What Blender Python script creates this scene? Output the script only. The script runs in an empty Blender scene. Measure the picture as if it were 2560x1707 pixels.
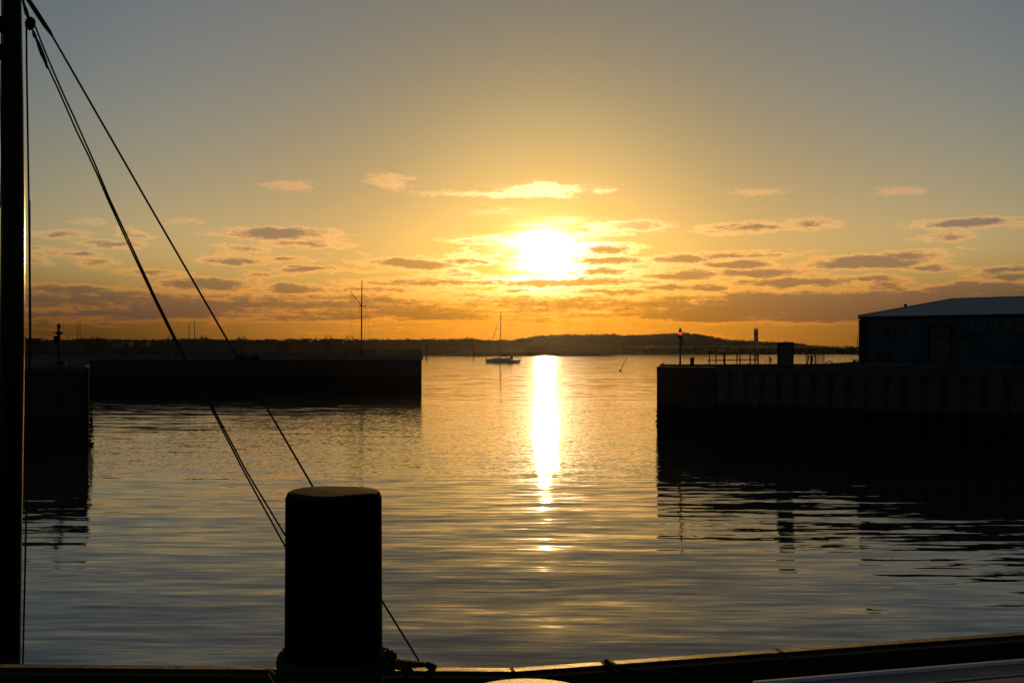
import bpy, math, random
from mathutils import Vector, Matrix, noise as mnoise

random.seed(11)
R = math.radians
sc = bpy.context.scene
col = sc.collection

# ------------------------------------------------------------------ camera, sky, sun, exposure
EYE = 8.0
F = 2489.0                                     # focal length in pixels of a 2560 wide picture
cam_d = bpy.data.cameras.new('camera')
cam_d.lens = 35.0
cam_d.sensor_width = 36.0
cam_d.clip_start = 0.1
cam_d.clip_end = 6000.0
cam = bpy.data.objects.new('camera', cam_d)
cam.location = (0, 0, EYE)
cam.rotation_euler = (R(90), 0, 0)
col.objects.link(cam)
sc.camera = cam

SUN_AZ, SUN_EL = 1.93, 4.98                     # degrees, azimuth measured from +Y towards +X
SKY_STRENGTH = 0.05
SUN_STRENGTH = 2.0

sun_d = bpy.data.lights.new('sun', 'SUN')
sun_d.energy = SUN_STRENGTH
sun_d.angle = R(0.53)
sun_d.color = (1.0, 0.55, 0.16)
sun = bpy.data.objects.new('sun', sun_d)
sv = Vector((math.sin(R(SUN_AZ)) * math.cos(R(SUN_EL)), math.cos(R(SUN_AZ)) * math.cos(R(SUN_EL)), math.sin(R(SUN_EL))))
sun.rotation_euler = sv.to_track_quat('Z', 'Y').to_euler()
sun.location = (0, 0, 60)
col.objects.link(sun)

sc.view_settings.view_transform = 'Standard'
sc.view_settings.look = 'None'
sc.view_settings.exposure = 0.0
sc.view_settings.gamma = 1.0
sc.view_settings.use_curve_mapping = False
sc.render.engine = 'CYCLES'
sc.cycles.use_denoising = True
sc.cycles.caustics_reflective = False
sc.cycles.caustics_refractive = False
sc.cycles.max_bounces = 6
sc.cycles.glossy_bounces = 4
sc.cycles.diffuse_bounces = 3
sc.cycles.transparent_max_bounces = 12
sc.cycles.sample_clamp_indirect = 4.0


class E:
    """a float expression in a node tree"""
    nt = None

    def __init__(s, sock):
        s.k = sock

    @staticmethod
    def m(op, *a, clamp=False):
        n = E.nt.nodes.new('ShaderNodeMath')
        n.operation = op
        n.use_clamp = clamp
        for i, v in enumerate(a):
            if isinstance(v, E):
                E.nt.links.new(v.k, n.inputs[i])
            else:
                n.inputs[i].default_value = v
        return E(n.outputs[0])

    def __add__(s, o): return E.m('ADD', s, o)
    __radd__ = __add__
    def __sub__(s, o): return E.m('SUBTRACT', s, o)
    def __rsub__(s, o): return E.m('SUBTRACT', o, s)
    def __mul__(s, o): return E.m('MULTIPLY', s, o)
    __rmul__ = __mul__
    def __truediv__(s, o): return E.m('DIVIDE', s, o)
    def __neg__(s): return E.m('MULTIPLY', s, -1.0)


def fmax(a, b): return E.m('MAXIMUM', a, b)
def fmin(a, b): return E.m('MINIMUM', a, b)
def fexp(a): return E.m('EXPONENT', a)


def sstep(x, a, b, lo=0.0, hi=1.0):
    n = E.nt.nodes.new('ShaderNodeMapRange')
    n.interpolation_type = 'SMOOTHSTEP'
    E.nt.links.new(x.k, n.inputs[0])
    for i, v in enumerate((a, b, lo, hi)):
        n.inputs[1 + i].default_value = v
    return E(n.outputs[0])


def vec(x, y, z):
    n = E.nt.nodes.new('ShaderNodeCombineXYZ')
    for i, v in enumerate((x, y, z)):
        if isinstance(v, E):
            E.nt.links.new(v.k, n.inputs[i])
        else:
            n.inputs[i].default_value = v
    return n.outputs[0]


def vop(op, a, b=None, scale=None):
    n = E.nt.nodes.new('ShaderNodeVectorMath')
    n.operation = op
    for i, v in enumerate((a, b)):
        if v is None:
            continue
        if isinstance(v, (tuple, list)):
            n.inputs[i].default_value = v
        else:
            E.nt.links.new(v, n.inputs[i])
    if scale is not None:
        if isinstance(scale, E):
            E.nt.links.new(scale.k, n.inputs['Scale'])
        else:
            n.inputs['Scale'].default_value = scale
    return n


def vv(op, a, b=None, scale=None): return vop(op, a, b, scale).outputs['Vector']


def sep(v):
    n = E.nt.nodes.new('ShaderNodeSeparateXYZ')
    E.nt.links.new(v, n.inputs[0])
    return [E(o) for o in n.outputs]


def noise(v, scale, detail=2.0, rough=0.5, color=False):
    n = E.nt.nodes.new('ShaderNodeTexNoise')
    E.nt.links.new(v, n.inputs['Vector'])
    n.inputs['Scale'].default_value = scale
    n.inputs['Detail'].default_value = detail
    n.inputs['Roughness'].default_value = rough
    return n.outputs['Color'] if color else E(n.outputs['Fac'])


def mixrgb(fac, a, b):
    n = E.nt.nodes.new('ShaderNodeMix')
    n.data_type = 'RGBA'
    if isinstance(fac, E):
        E.nt.links.new(fac.k, n.inputs[0])
    else:
        n.inputs[0].default_value = fac
    for i, v in ((6, a), (7, b)):
        if isinstance(v, (tuple, list)):
            n.inputs[i].default_value = (*v, 1.0) if len(v) == 3 else v
        else:
            E.nt.links.new(v, n.inputs[i])
    return n.outputs[2]


# clouds: azimuth, elevation, half width, half height (degrees), thickness
CLOUDS = [
    (-12.52,8.64,1.15,0.24,0.45), (-7.01,9.03,1.23,0.40,0.50), (1.55,8.60,2.05,0.36,0.80), (-0.35,8.40,1.10,0.22,0.60), (-2.73,8.38,2.30,0.15,0.42), (5.10,8.57,0.50,0.15,0.40),
    (13.85,8.31,1.18,0.17,0.40), (21.35,8.02,1.00,0.23,0.50), (6.59,6.57,1.93,0.32,0.75), (5.35,6.14,1.54,0.17,0.60), (-1.65,5.79,2.25,0.20,0.60),
    (-22.90,6.30,0.85,0.16,0.40), (-24.37,5.62,1.46,0.21,0.50), (-21.61,5.14,1.73,0.23,0.65), (-20.52,5.78,0.88,0.31,0.50), (-18.29,6.52,0.95,0.14,0.35),
    (-12.95,6.01,2.86,0.32,0.95), (-15.08,5.86,1.87,0.17,0.50), (-11.76,5.48,2.52,0.25,0.55), (-15.08,5.12,1.64,0.19,0.50), (-23.54,4.61,1.16,0.18,0.50),
    (-22.90,4.13,0.96,0.32,0.55), (-15.77,4.43,1.28,0.22,0.80), (-12.72,4.64,1.79,0.20,0.60), (-11.76,4.09,1.92,0.22,0.80), (-19.86,3.75,1.66,0.19,0.60),
    (-14.14,3.69,0.90,0.17,0.55), (-16.70,3.17,2.53,0.36,0.95), (-12.24,2.96,1.79,0.29,0.95), (-23.96,2.73,2.72,0.27,0.90), (-22.04,2.51,1.51,0.19,0.70),
    (-5.64,4.43,2.61,0.27,0.95), (-2.40,4.67,1.25,0.20,0.70), (5.59,5.32,1.61,0.30,0.90), (5.35,4.63,2.11,0.27,0.95), (9.78,4.61,1.95,0.27,0.95),
    (5.10,3.97,1.86,0.30,0.90), (12.67,4.32,2.03,0.24,0.90), (13.85,3.79,2.72,0.29,1.00), (9.53,3.75,2.68,0.32,0.95), (12.67,4.81,3.58,0.20,0.60),
    (19.48,4.25,3.34,0.33,1.10), (21.79,4.53,1.84,0.26,0.70), (22.86,3.90,1.60,0.18,0.70), (13.38,6.36,2.37,0.27,0.65), (16.65,6.50,1.49,0.29,0.60),
    (11.47,6.12,1.44,0.17,0.45), (24.85,6.14,2.89,0.30,0.85), (23.70,5.54,1.26,0.21,0.60), (26.28,3.75,1.31,0.20,0.75), (26.78,3.31,1.20,0.22,0.80),
    (11.23,3.05,1.69,0.22,0.90), (9.04,3.07,1.83,0.20,0.90), (15.96,3.23,3.71,0.26,0.90), (20.04,3.37,1.99,0.19,0.70), (25.36,2.76,3.48,0.34,1.00),
    (3.10,3.40,5.25,0.28,0.95), (-4.40,3.35,4.98,0.27,0.70), (-7.62,2.88,3.69,0.22,0.60), (5.59,2.79,2.98,0.17,0.80), (0.10,2.91,1.50,0.15,0.70),
]

world = bpy.data.worlds.new('World')
sc.world = world
world.use_nodes = True
nt = world.node_tree
E.nt = nt
for n in list(nt.nodes):
    nt.nodes.remove(n)
out = nt.nodes.new('ShaderNodeOutputWorld')
bg = nt.nodes.new('ShaderNodeBackground')
bg.inputs[1].default_value = SKY_STRENGTH
nt.links.new(bg.outputs[0], out.inputs[0])
sky = nt.nodes.new('ShaderNodeTexSky')
sky.sky_type = 'NISHITA'
sky.sun_disc = False
sky.sun_elevation = R(SUN_EL)
sky.sun_rotation = R(SUN_AZ)
sky.altitude = 0
sky.air_density = 1.0
sky.dust_density = 1.0
sky.ozone_density = 1.0
tc = nt.nodes.new('ShaderNodeTexCoord')
d = tc.outputs['Generated']
dx, dy, dz = sep(d)
az = E.m('ARCTAN2', dx, dy) * 57.29578
el = E.m('ARCSINE', dz) * 57.29578
cosang = E(vop('DOT_PRODUCT', d, tuple(sv)).outputs['Value'])
theta = E.m('ARCCOSINE', fmin(cosang, 0.9999999)) * 57.29578
# evening sky: dimmer and redder in the dusty air close to the horizon, a little fuller away from the sun
lowair = sstep(el, 0.2, 6.5, 0.42, 1.0)
sides = sstep(theta, 9.0, 26.0)
gain = lowair * (sides * 0.38 + 0.60) * (1.0 - sides * sstep(el, 0.0, 5.0, 0.64, 0.0))
tint = mixrgb(sstep(el, 2.0, 17.0), (1.0, 0.92, 0.80), (0.87, 0.97, 1.12))
clear = vv('SCALE', vv('MULTIPLY', sky.outputs[0], tint), scale=gain)

# cloud density: a list of cloud bodies, ragged by noise, plus a streaky layer low over the sea
nv = vec(dx * 57.3, dy * 57.3, dz * 57.3 * 3.6)
w1 = vv('SUBTRACT', noise(nv, 0.42, 6, 0.62, True), (0.5, 0.5, 0.5))
w1x, w1y, w1z = sep(w1)
fine = noise(nv, 1.3, 5, 0.6)
wisp = noise(nv, 4.2, 5, 0.65)
azw = az + w1x * 3.2
elw = el + w1y * 0.75
pv = vec(azw, elw, 0.0)
dens = None
for (ca, ce, ra, re, s) in CLOUDS:
    q = vv('MULTIPLY_ADD', pv, (1 / (ra * 1.35), 1 / (re * 1.4), 0.0))
    q.node.inputs[2].default_value = (-ca / (ra * 1.35), -ce / (re * 1.4), 0.0)
    ln = E(vop('LENGTH', q).outputs['Value'])
    b = s - ln * s
    dens = b if dens is None else fmax(dens, b)
dens = fmax(dens, -1.0)
streak = noise(vec(dx * 57.3, dy * 57.3, dz * 57.3 * 13.0), 0.16, 5, 0.55)
patch = noise(vec(dx * 57.3, dy * 57.3, dz * 57.3 * 5.0), 0.22, 4, 0.55)
band = sstep(el, 0.75, 1.5) * sstep(el + w1y * 1.2, 2.1, 3.3, 1.0, 0.0)
low = band * (sstep(az, 2.0, 20.0) * 0.34 + 0.58) - 0.08 + (streak - 0.5) * 2.1 * sstep(el, 0.3, 4.5, 1.0, 0.0)
low = low - sstep(el, 3.0, 5.0)
mid = sstep(el, 1.4, 2.4) * sstep(el, 3.4, 6.6, 1.0, 0.0) * 0.40 - 0.46 + (patch - 0.5) * 2.9 * sstep(el, 4.6, 7.0, 1.0, 0.0)
dens = fmax(fmax(dens, low), mid)
dens = dens + (fine - 0.5) * 0.70 + (wisp - 0.5) * 0.55
alpha = sstep(dens, -0.04, 0.26)
core = sstep(dens, 0.16, 0.60) * sstep(el + (fine - 0.5) * 3.0, 7.2, 8.4, 1.0, 0.12)
core = core * (1.0 - fexp(-(theta * theta / 30.0)) * sstep(el, 5.3, 5.9))
near_sun = fexp(-(theta / 5.5))
# lit rims and shaded bodies of the clouds take the colour of the sky light that reaches them
rim = vv('MULTIPLY', clear, (1.38, 1.13, 0.95))
rim = vv('ADD', rim, vv('SCALE', (38.0, 34.0, 29.0), scale=near_sun * near_sun * sstep(el, 1.2, 4.0)))
rim = vv('ADD', rim, (1.2, 0.45, 0.10))
body = vv('SCALE', vv('MULTIPLY', clear, (0.47, 0.43, 0.56)), scale=near_sun * 0.1 + 1.0)
body = vv('ADD', body, (0.9, 0.55, 0.42))
cloud = mixrgb(core, rim, body)
skyc = mixrgb(alpha * 0.93, clear, cloud)
# glare round the sun, partly cut off by the clouds in front of it; shafts of light below it
phi = E.m('ARCTAN2', az - SUN_AZ, el - SUN_EL)
ray = noise(vec(E.m('SINE', phi) * 3.0, E.m('COSINE', phi) * 3.0, 0.0), 1.25, 3, 0.6)
shaft = sstep(ray, 0.42, 0.68) * fexp(-(theta / 4.2)) * sstep(el, 3.6, 2.4)
skyc = vv('ADD', skyc, vv('SCALE', (9.0, 4.2, 0.6), scale=shaft))
gx, gy = azw * 0.8 + az * 0.2 - SUN_AZ, elw * 0.9 + el * 0.1 - SUN_EL
g1 = fexp(-((gx * gx * 0.75 + gy * gy) * fmax((streak - 0.5) * 4.2 + 1.0, 0.4) / 1.9)) * (1.0 - core * 0.95)
g2 = fexp(-(theta / 1.6)) * (1.0 - core * 0.8)
skyc = vv('ADD', skyc, vv('SCALE', (70.0, 58.0, 40.0), scale=g1))
skyc = vv('ADD', skyc, vv('SCALE', (21.0, 10.0, 1.0), scale=g2))
skyc = vv('ADD', skyc, vv('SCALE', (2.6, 0.9, -1.2), scale=fexp(-(theta * theta / 90.0))))
lowglow = fexp(-(theta / 11.0)) * 1.25
skyc = vv('MULTIPLY', skyc, mixrgb(sstep(el, 0.2, 3.6), mixrgb(lowglow, (1.0, 0.98, 1.25), (0.66, 0.46, 0.20)), (1.0, 1.0, 1.0)))
nt.links.new(skyc, bg.inputs[0])

# ------------------------------------------------------------------ helpers
def ray(px, D):
    """x position, at distance D from the camera, of a sight line"""
    return (px - 1280.0) / F * D


def zof(py, D):
    return EYE - (py - 854.0) / F * D


def P(px, py, D):
    return Vector((ray(px, D), D, zof(py, D)))


class MB:
    def __init__(s):
        s.v = []
        s.f = []

    def add(s, vs, fs):
        o = len(s.v)
        s.v += [tuple(v) for v in vs]
        s.f += [tuple(i + o for i in f) for f in fs]
        return s

    def box(s, c, size, rot=0.0, M=None):
        hx, hy, hz = size[0] / 2, size[1] / 2, size[2] / 2
        m = Matrix.Translation(Vector(c)) @ (M if M is not None else Matrix.Rotation(rot, 4, 'Z'))
        vs = [m @ Vector((x * hx, y * hy, z * hz)) for z in (-1, 1) for y in (-1, 1) for x in (-1, 1)]
        return s.add(vs, [(0, 2, 3, 1), (4, 5, 7, 6), (0, 1, 5, 4), (2, 6, 7, 3), (0, 4, 6, 2), (1, 3, 7, 5)])

    def bbox(s, c, size, rot=0.0, b=0.02):
        """box with chamfered vertical and top edges"""
        hx, hy, hz = size[0] / 2, size[1] / 2, size[2] / 2
        m = Matrix.Translation(Vector(c)) @ Matrix.Rotation(rot, 4, 'Z')
        def ring(x, y, z, k): return [(x - k, y, z), (x, y - k, z), (x, -y + k, z), (x - k, -y, z), (-x + k, -y, z), (-x, -y + k, z), (-x, y - k, z), (-x + k, y, z)]
        rings = [ring(hx, hy, -hz, b), ring(hx, hy, hz - b, b), ring(hx - b, hy - b, hz, b * .5)]
        vs = [m @ Vector(p) for r in rings for p in r]
        fs = [tuple(range(8)), tuple(reversed(range(16, 24)))]
        for r in range(2):
            for i in range(8):
                j = (i + 1) % 8
                fs.append((r * 8 + j, r * 8 + i, (r + 1) * 8 + i, (r + 1) * 8 + j))
        return s.add(vs, fs)

    def tube(s, pts, rad, n=8, cap=True):
        pts = [Vector(p) for p in pts]
        if not isinstance(rad, (list, tuple)):
            rad = [rad] * len(pts)
        vs, fs = [], []
        up = None
        for i, p in enumerate(pts):
            t = (pts[min(i + 1, len(pts) - 1)] - pts[max(i - 1, 0)])
            t = t.normalized() if t.length > 1e-9 else Vector((0, 0, 1))
            if up is None:
                up = Vector((0, 0, 1)) if abs(t.z) < 0.95 else Vector((1, 0, 0))
            a = t.cross(up).normalized()
            b = t.cross(a).normalized()
            up = -b if False else up
            for k in range(n):
                w = 2 * math.pi * k / n
                vs.append(p + (a * math.cos(w) + b * math.sin(w)) * rad[i])
        for i in range(len(pts) - 1):
            for k in range(n):
                j = (k + 1) % n
                fs.append((i * n + k, i * n + j, (i + 1) * n + j, (i + 1) * n + k))
        if cap:
            fs.append(tuple(reversed(range(n))))
            fs.append(tuple((len(pts) - 1) * n + k for k in range(n)))
        return s.add(vs, fs)

    def lathe(s, c, prof, n=20):
        """prof: (radius, z) from bottom to top"""
        vs, fs = [], []
        for r, z in prof:
            for k in range(n):
                w = 2 * math.pi * k / n
                vs.append((c[0] + r * math.cos(w), c[1] + r * math.sin(w), c[2] + z))
        for i in range(len(prof) - 1):
            for k in range(n):
                j = (k + 1) % n
                fs.append((i * n + k, i * n + j, (i + 1) * n + j, (i + 1) * n + k))
        fs.append(tuple(reversed(range(n))))
        fs.append(tuple((len(prof) - 1) * n + k for k in range(n)))
        return s.add(vs, fs)

    def prism(s, poly, z0, z1):
        n = len(poly)
        area = sum(poly[i][0] * poly[(i + 1) % n][1] - poly[(i + 1) % n][0] * poly[i][1] for i in range(n))
        if area < 0:
            poly = poly[::-1]
        vs = [(x, y, z0) for x, y in poly] + [(x, y, z1) for x, y in poly]
        fs = [tuple(reversed(range(n))), tuple(range(n, 2 * n))]
        for i in range(n):
            j = (i + 1) % n
            fs.append((i, j, n + j, n + i))
        return s.add(vs, fs)

    def build(s, name, material, parent=None, smooth=False, origin=None):
        me = bpy.data.meshes.new(name)
        o0 = Vector(origin) if origin is not None else (wloc(parent) if parent is not None else Vector((0, 0, 0)))
        me.from_pydata([Vector(v) - o0 for v in s.v], [], s.f)
        me.validate()
        if smooth:
            me.polygons.foreach_set('use_smooth', [True] * len(me.polygons))
            try:
                me.set_sharp_from_angle(angle=R(38))
            except Exception:
                pass
        me.materials.append(material)
        o = bpy.data.objects.new(name, me)
        col.objects.link(o)
        if parent is not None:
            o.parent = parent
            o.location = o0 - wloc(parent)
        else:
            o.location = o0
        return o


def wloc(o):
    v = Vector((0, 0, 0))
    while o is not None:
        v = v + Vector(o.location)
        o = o.parent
    return v


def tag(o, label=None, cat=None, group=None, kind=None):
    if label: o['label'] = label
    if cat: o['category'] = cat
    if group: o['group'] = group
    if kind: o['kind'] = kind
    return o


def thing(name, loc, label, cat, group=None):
    o = bpy.data.objects.new(name, None)
    o.empty_display_size = 0.2
    o.location = loc
    col.objects.link(o)
    return tag(o, label, cat, group)


def dup(root, loc, label=None, rotz=None, scale=None):
    r = root.copy()
    col.objects.link(r)
    r.location = loc
    if rotz is not None: r.rotation_euler = (0, 0, rotz)
    if scale is not None: r.scale = scale
    if label: r['label'] = label
    for ch in list(root.children):
        c = ch.copy(); col.objects.link(c); c.parent = r
        for g in ch.children:
            k = g.copy(); col.objects.link(k); k.parent = c
    return r


# ------------------------------------------------------------------ materials
MATS = {}


def mat(name, color, rough=0.7, var=0.25, scale=3.0, bump=0.15, bscale=18.0, metal=0.0, spec=0.5, stretch=(1, 1, 1), dark=None, zwet=None, coat=0.0):
    if name in MATS:
        return MATS[name]
    m = bpy.data.materials.new(name)
    m.use_nodes = True
    t = m.node_tree
    E.nt = t
    b = t.nodes['Principled BSDF']
    co = t.nodes.new('ShaderNodeTexCoord').outputs['Object']
    co = vv('MULTIPLY', co, stretch)
    n1 = noise(co, scale, 5, 0.6)
    lo = tuple(c * (1 - var) for c in color) if dark is None else dark
    hi = tuple(min(1, c * (1 + var)) for c in color)
    c = mixrgb(sstep(n1, 0.3, 0.7), lo, hi)
    if zwet is not None:                            # weed and wet between the tide marks
        geo = t.nodes.new('ShaderNodeNewGeometry').outputs['Position']
        zz = sep(geo)[2]
        k = sstep(zz + (n1 - 0.5) * 1.4, zwet - 0.25, zwet + 0.25)
        c = mixrgb(k, (0.006, 0.007, 0.005), c)
    t.links.new(c, b.inputs['Base Color'])
    rr = sstep(n1, 0.2, 0.8, max(0.03, rough - 0.12), min(1.0, rough + 0.12))
    t.links.new(rr.k, b.inputs['Roughness'])
    b.inputs['Metallic'].default_value = metal
    b.inputs['Specular IOR Level'].default_value = spec
    b.inputs['Coat Weight'].default_value = coat
    if bump > 0:
        bn = t.nodes.new('ShaderNodeBump')
        bn.inputs['Strength'].default_value = bump
        bn.inputs['Distance'].default_value = 0.02
        t.links.new(noise(co, bscale, 4, 0.6).k, bn.inputs['Height'])
        t.links.new(bn.outputs[0], b.inputs['Normal'])
    MATS[name] = m
    return m


CONC = mat('concrete', (0.050, 0.048, 0.046), 0.95, 0.25, 0.8, 0.3, 12, spec=0.0)
CONC_D = mat('dark_concrete', (0.026, 0.023, 0.020), 0.9, 0.3, 0.6, 0.3, 9, zwet=2.4, spec=0.1)
COPING = mat('pale_coping', (0.085, 0.095, 0.105), 0.85, 0.2, 0.5, 0.2, 9, spec=0.0)
STEEL_PILE = mat('sheet_pile_steel', (0.050, 0.050, 0.048), 0.8, 0.35, 1.2, 0.3, 9, zwet=2.7, spec=0.1)
DECK = mat('quay_paving', (0.028, 0.026, 0.024), 0.95, 0.25, 0.7, 0.3, 14, spec=0.0)
IRON = mat('dark_iron', (0.012, 0.010, 0.009), 0.8, 0.3, 6, 0.2, 30, spec=0.04)
GREY_M = mat('galvanised_steel', (0.05, 0.05, 0.05), 0.8, 0.2, 5, 0.05, 30, spec=0.1)
TIMBER = mat('weathered_timber', (0.030, 0.016, 0.007), 0.42, 0.45, 7, 0.8, 40, stretch=(0.5, 6, 6), spec=0.04)
POST = mat('tarred_post', (0.006, 0.0045, 0.0035), 0.85, 0.4, 5, 0.5, 22, stretch=(6, 6, 0.6), spec=0.03)
MASTW = mat('varnished_mast', (0.008, 0.004, 0.002), 0.20, 0.3, 3, 0.1, 20, stretch=(6, 6, 0.4), spec=0.08)
ROPE = mat('tarred_rope', (0.030, 0.022, 0.014), 0.9, 0.4, 40, 0.6, 90, spec=0.15)
HULLP = mat('ship_hull_paint', (0.02, 0.02, 0.025), 0.5, 0.2, 2, 0.1, 12)
YHULL = mat('yacht_white', (0.42, 0.40, 0.38), 0.35, 0.1, 1, 0.02, 10)
YDARK = mat('yacht_canvas', (0.03, 0.04, 0.07), 0.9, 0.2, 2, 0.1, 10, spec=0.1)
ALU = mat('mast_aluminium', (0.035, 0.032, 0.03), 0.6, 0.1, 2, 0.0, 10, spec=0.1)
BLUEW = mat('blue_wall_paint', (0.018, 0.046, 0.070), 0.8, 0.12, 0.5, 0.1, 8, spec=0.15)
ROOFM = mat('roof_sheet', (0.27, 0.28, 0.30), 0.5, 0.22, 0.35, 0.05, 6, spec=0.2, stretch=(1, 1, 1))
DARKTRIM = mat('dark_trim', (0.012, 0.012, 0.013), 0.7, 0.2, 2, 0.05, 9, spec=0.15)
DOORM = mat('grey_door', (0.045, 0.047, 0.046), 0.6, 0.15, 2, 0.05, 9, spec=0.2)
FRAME = mat('pale_frame', (0.075, 0.076, 0.075), 0.7, 0.15, 3, 0.0, 9, spec=0.2)
GLASSD = mat('dark_glazing', (0.010, 0.012, 0.014), 0.12, 0.2, 2, 0.0, 9, spec=0.5)
SCRUB = mat('dune_scrub', (0.020, 0.018, 0.011), 0.95, 0.45, 0.15, 0.0, 2, spec=0.05)
ROCK = mat('breakwater_rock', (0.016, 0.014, 0.013), 0.95, 0.4, 0.4, 0.3, 2, spec=0.05)
RED = mat('lighthouse_red', (0.28, 0.030, 0.022), 0.6, 0.1, 1, 0.0, 9, spec=0.2)
WHITE = mat('white_paint', (0.26, 0.25, 0.24), 0.6, 0.08, 1, 0.0, 9, spec=0.2)
REDWOOD = mat('red_brown_planks', (0.115, 0.066, 0.055), 0.55, 0.3, 3, 0.2, 25, stretch=(0.6, 5, 5), spec=0.3)
EDGE = mat('pale_edge_and_lit_cap', (0.52, 0.52, 0.50), 0.6, 0.1, 4, 0.05, 20, spec=0.2)
BUOY_Y = mat('buoy_yellow', (0.35, 0.20, 0.02), 0.5, 0.1, 3, 0.0, 9, spec=0.3)
BIRD = mat('gull_plumage', (0.05, 0.05, 0.05), 0.95, 0.3, 20, 0.0, 9, spec=0.0)
LEAF = mat('shrub_leaves', (0.030, 0.045, 0.018), 0.8, 0.4, 3, 0.0, 9, spec=0.1)
HOUSEW = mat('pale_house_wall', (0.10, 0.09, 0.08), 0.8, 0.1, 0.3, 0.0, 9, spec=0.1)
HOUSED = mat('dark_house_roof', (0.03, 0.022, 0.02), 0.8, 0.1, 0.3, 0.0, 9, spec=0.1)


def emitter(name, color, strength):
    m = bpy.data.materials.new(name)
    m.use_nodes = True
    b = m.node_tree.nodes['Principled BSDF']
    b.inputs['Base Color'].default_value = (*color, 1)
    b.inputs['Emission Color'].default_value = (*color, 1)
    b.inputs['Emission Strength'].default_value = strength
    b.inputs['Roughness'].default_value = 0.2
    return m


RED_LAMP = emitter('red_lantern_glass', (1.0, 0.06, 0.03), 1.3)
GREEN_LAMP = emitter('green_lantern_glass', (0.05, 0.22, 0.12), 0.02)

# worn, sunlit top of the short mooring post: gritty, glinting paint
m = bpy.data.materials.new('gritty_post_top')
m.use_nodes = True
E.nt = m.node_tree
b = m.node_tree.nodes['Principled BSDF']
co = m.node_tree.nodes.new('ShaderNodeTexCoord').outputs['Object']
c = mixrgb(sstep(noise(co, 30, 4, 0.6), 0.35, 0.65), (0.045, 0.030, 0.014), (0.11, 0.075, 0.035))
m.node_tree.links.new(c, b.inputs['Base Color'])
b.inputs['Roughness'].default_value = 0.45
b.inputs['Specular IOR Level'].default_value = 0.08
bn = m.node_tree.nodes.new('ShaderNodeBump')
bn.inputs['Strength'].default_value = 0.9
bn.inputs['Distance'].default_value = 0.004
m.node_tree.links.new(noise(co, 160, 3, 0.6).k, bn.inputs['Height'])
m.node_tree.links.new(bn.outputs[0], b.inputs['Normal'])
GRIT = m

# harbour water: wave slopes straight from noise, calm near the quays, ruffled by cat's paws further out
m = bpy.data.materials.new('harbour_water')
m.use_nodes = True
t = m.node_tree
E.nt = t
b = t.nodes['Principled BSDF']
geo = t.nodes.new('ShaderNodeNewGeometry').outputs['Position']
gx, gy, gz = sep(geo)
HALF = (0.5, 0.5, 0.5)
big = noise(vec(gx * 0.012, gy * 0.03, 0.0), 1.0, 3, 0.5)
edge = gy + (big - 0.5) * 26.0 + gx * 0.04
farlim = sstep(gx, -36.0, -8.0, 80.0, 134.0)
ruffle = sstep(edge, 54.0, 66.0) * sstep(edge - farlim, -14.0, 14.0, 1.0, 0.0)
offshore = sstep(gy + (big - 0.5) * 90.0, 215.0, 265.0)
rip = fmax(ruffle, offshore * 1.15)
lee = sstep(gx + (big - 0.5) * 10.0, -46.0, -18.0) * 1.0
wavelet = vv('SUBTRACT', noise(vec(gx * 0.75, gy * 6.0, 0.0), 1.0, 2, 0.5, True), HALF)
swell = vv('SUBTRACT', noise(vec(gx * 0.09, gy * 0.7, 0.0), 1.0, 2, 0.5, True), HALF)
wave = vv('SUBTRACT', noise(vec(gx * 0.30, gy * 2.5, 0.0), 1.0, 3, 0.5, True), HALF)
chop = vv('SUBTRACT', noise(vec(gx * 2.6, gy * 4.6, 0.0), 1.0, 3, 0.65, True), HALF)
amp_c = 0.012 + rip * 0.25
sl = vv('ADD', vv('MULTIPLY', swell, (0.04, 0.13, 0.0)), vv('MULTIPLY', wave, (0.05, 0.195, 0.0)))
sl = vv('ADD', sl, vv('MULTIPLY', wavelet, (0.04, 0.11, 0.0)))
sl = vv('SCALE', sl, scale=sstep(rip, 0.0, 1.0, 1.0, 0.5))
sl = vv('ADD', sl, vv('SCALE', vv('MULTIPLY', chop, (1.0, 1.0, 0.0)), scale=amp_c))
nrm = vv('NORMALIZE', vv('ADD', vv('MULTIPLY', sl, (1, 1, 0)), (0, 0, 1)))
t.links.new(nrm, b.inputs['Normal'])
b.inputs['Base Color'].default_value = (0.018, 0.024, 0.022, 1)
rgh = sstep(gy, 58.0, 92.0) * 0.046 + 0.03
t.links.new(rgh.k, b.inputs['Roughness'])
b.inputs['IOR'].default_value = 1.68
WATER = m

# ------------------------------------------------------------------ water
wm = MB()
NX, NY = 26, 30
XS = [-1300 + 2600 * i / NX for i in range(NX + 1)]
YS = [-150 + 1500 * (j / NY) for j in range(NY + 1)]
wm.add([(x, y, 0.0) for y in YS for x in XS], [(j * (NX + 1) + i, j * (NX + 1) + i + 1, (j + 1) * (NX + 1) + i + 1, (j + 1) * (NX + 1) + i) for j in range(NY) for i in range(NX)])
tag(wm.build('water', WATER), kind='structure')

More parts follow.
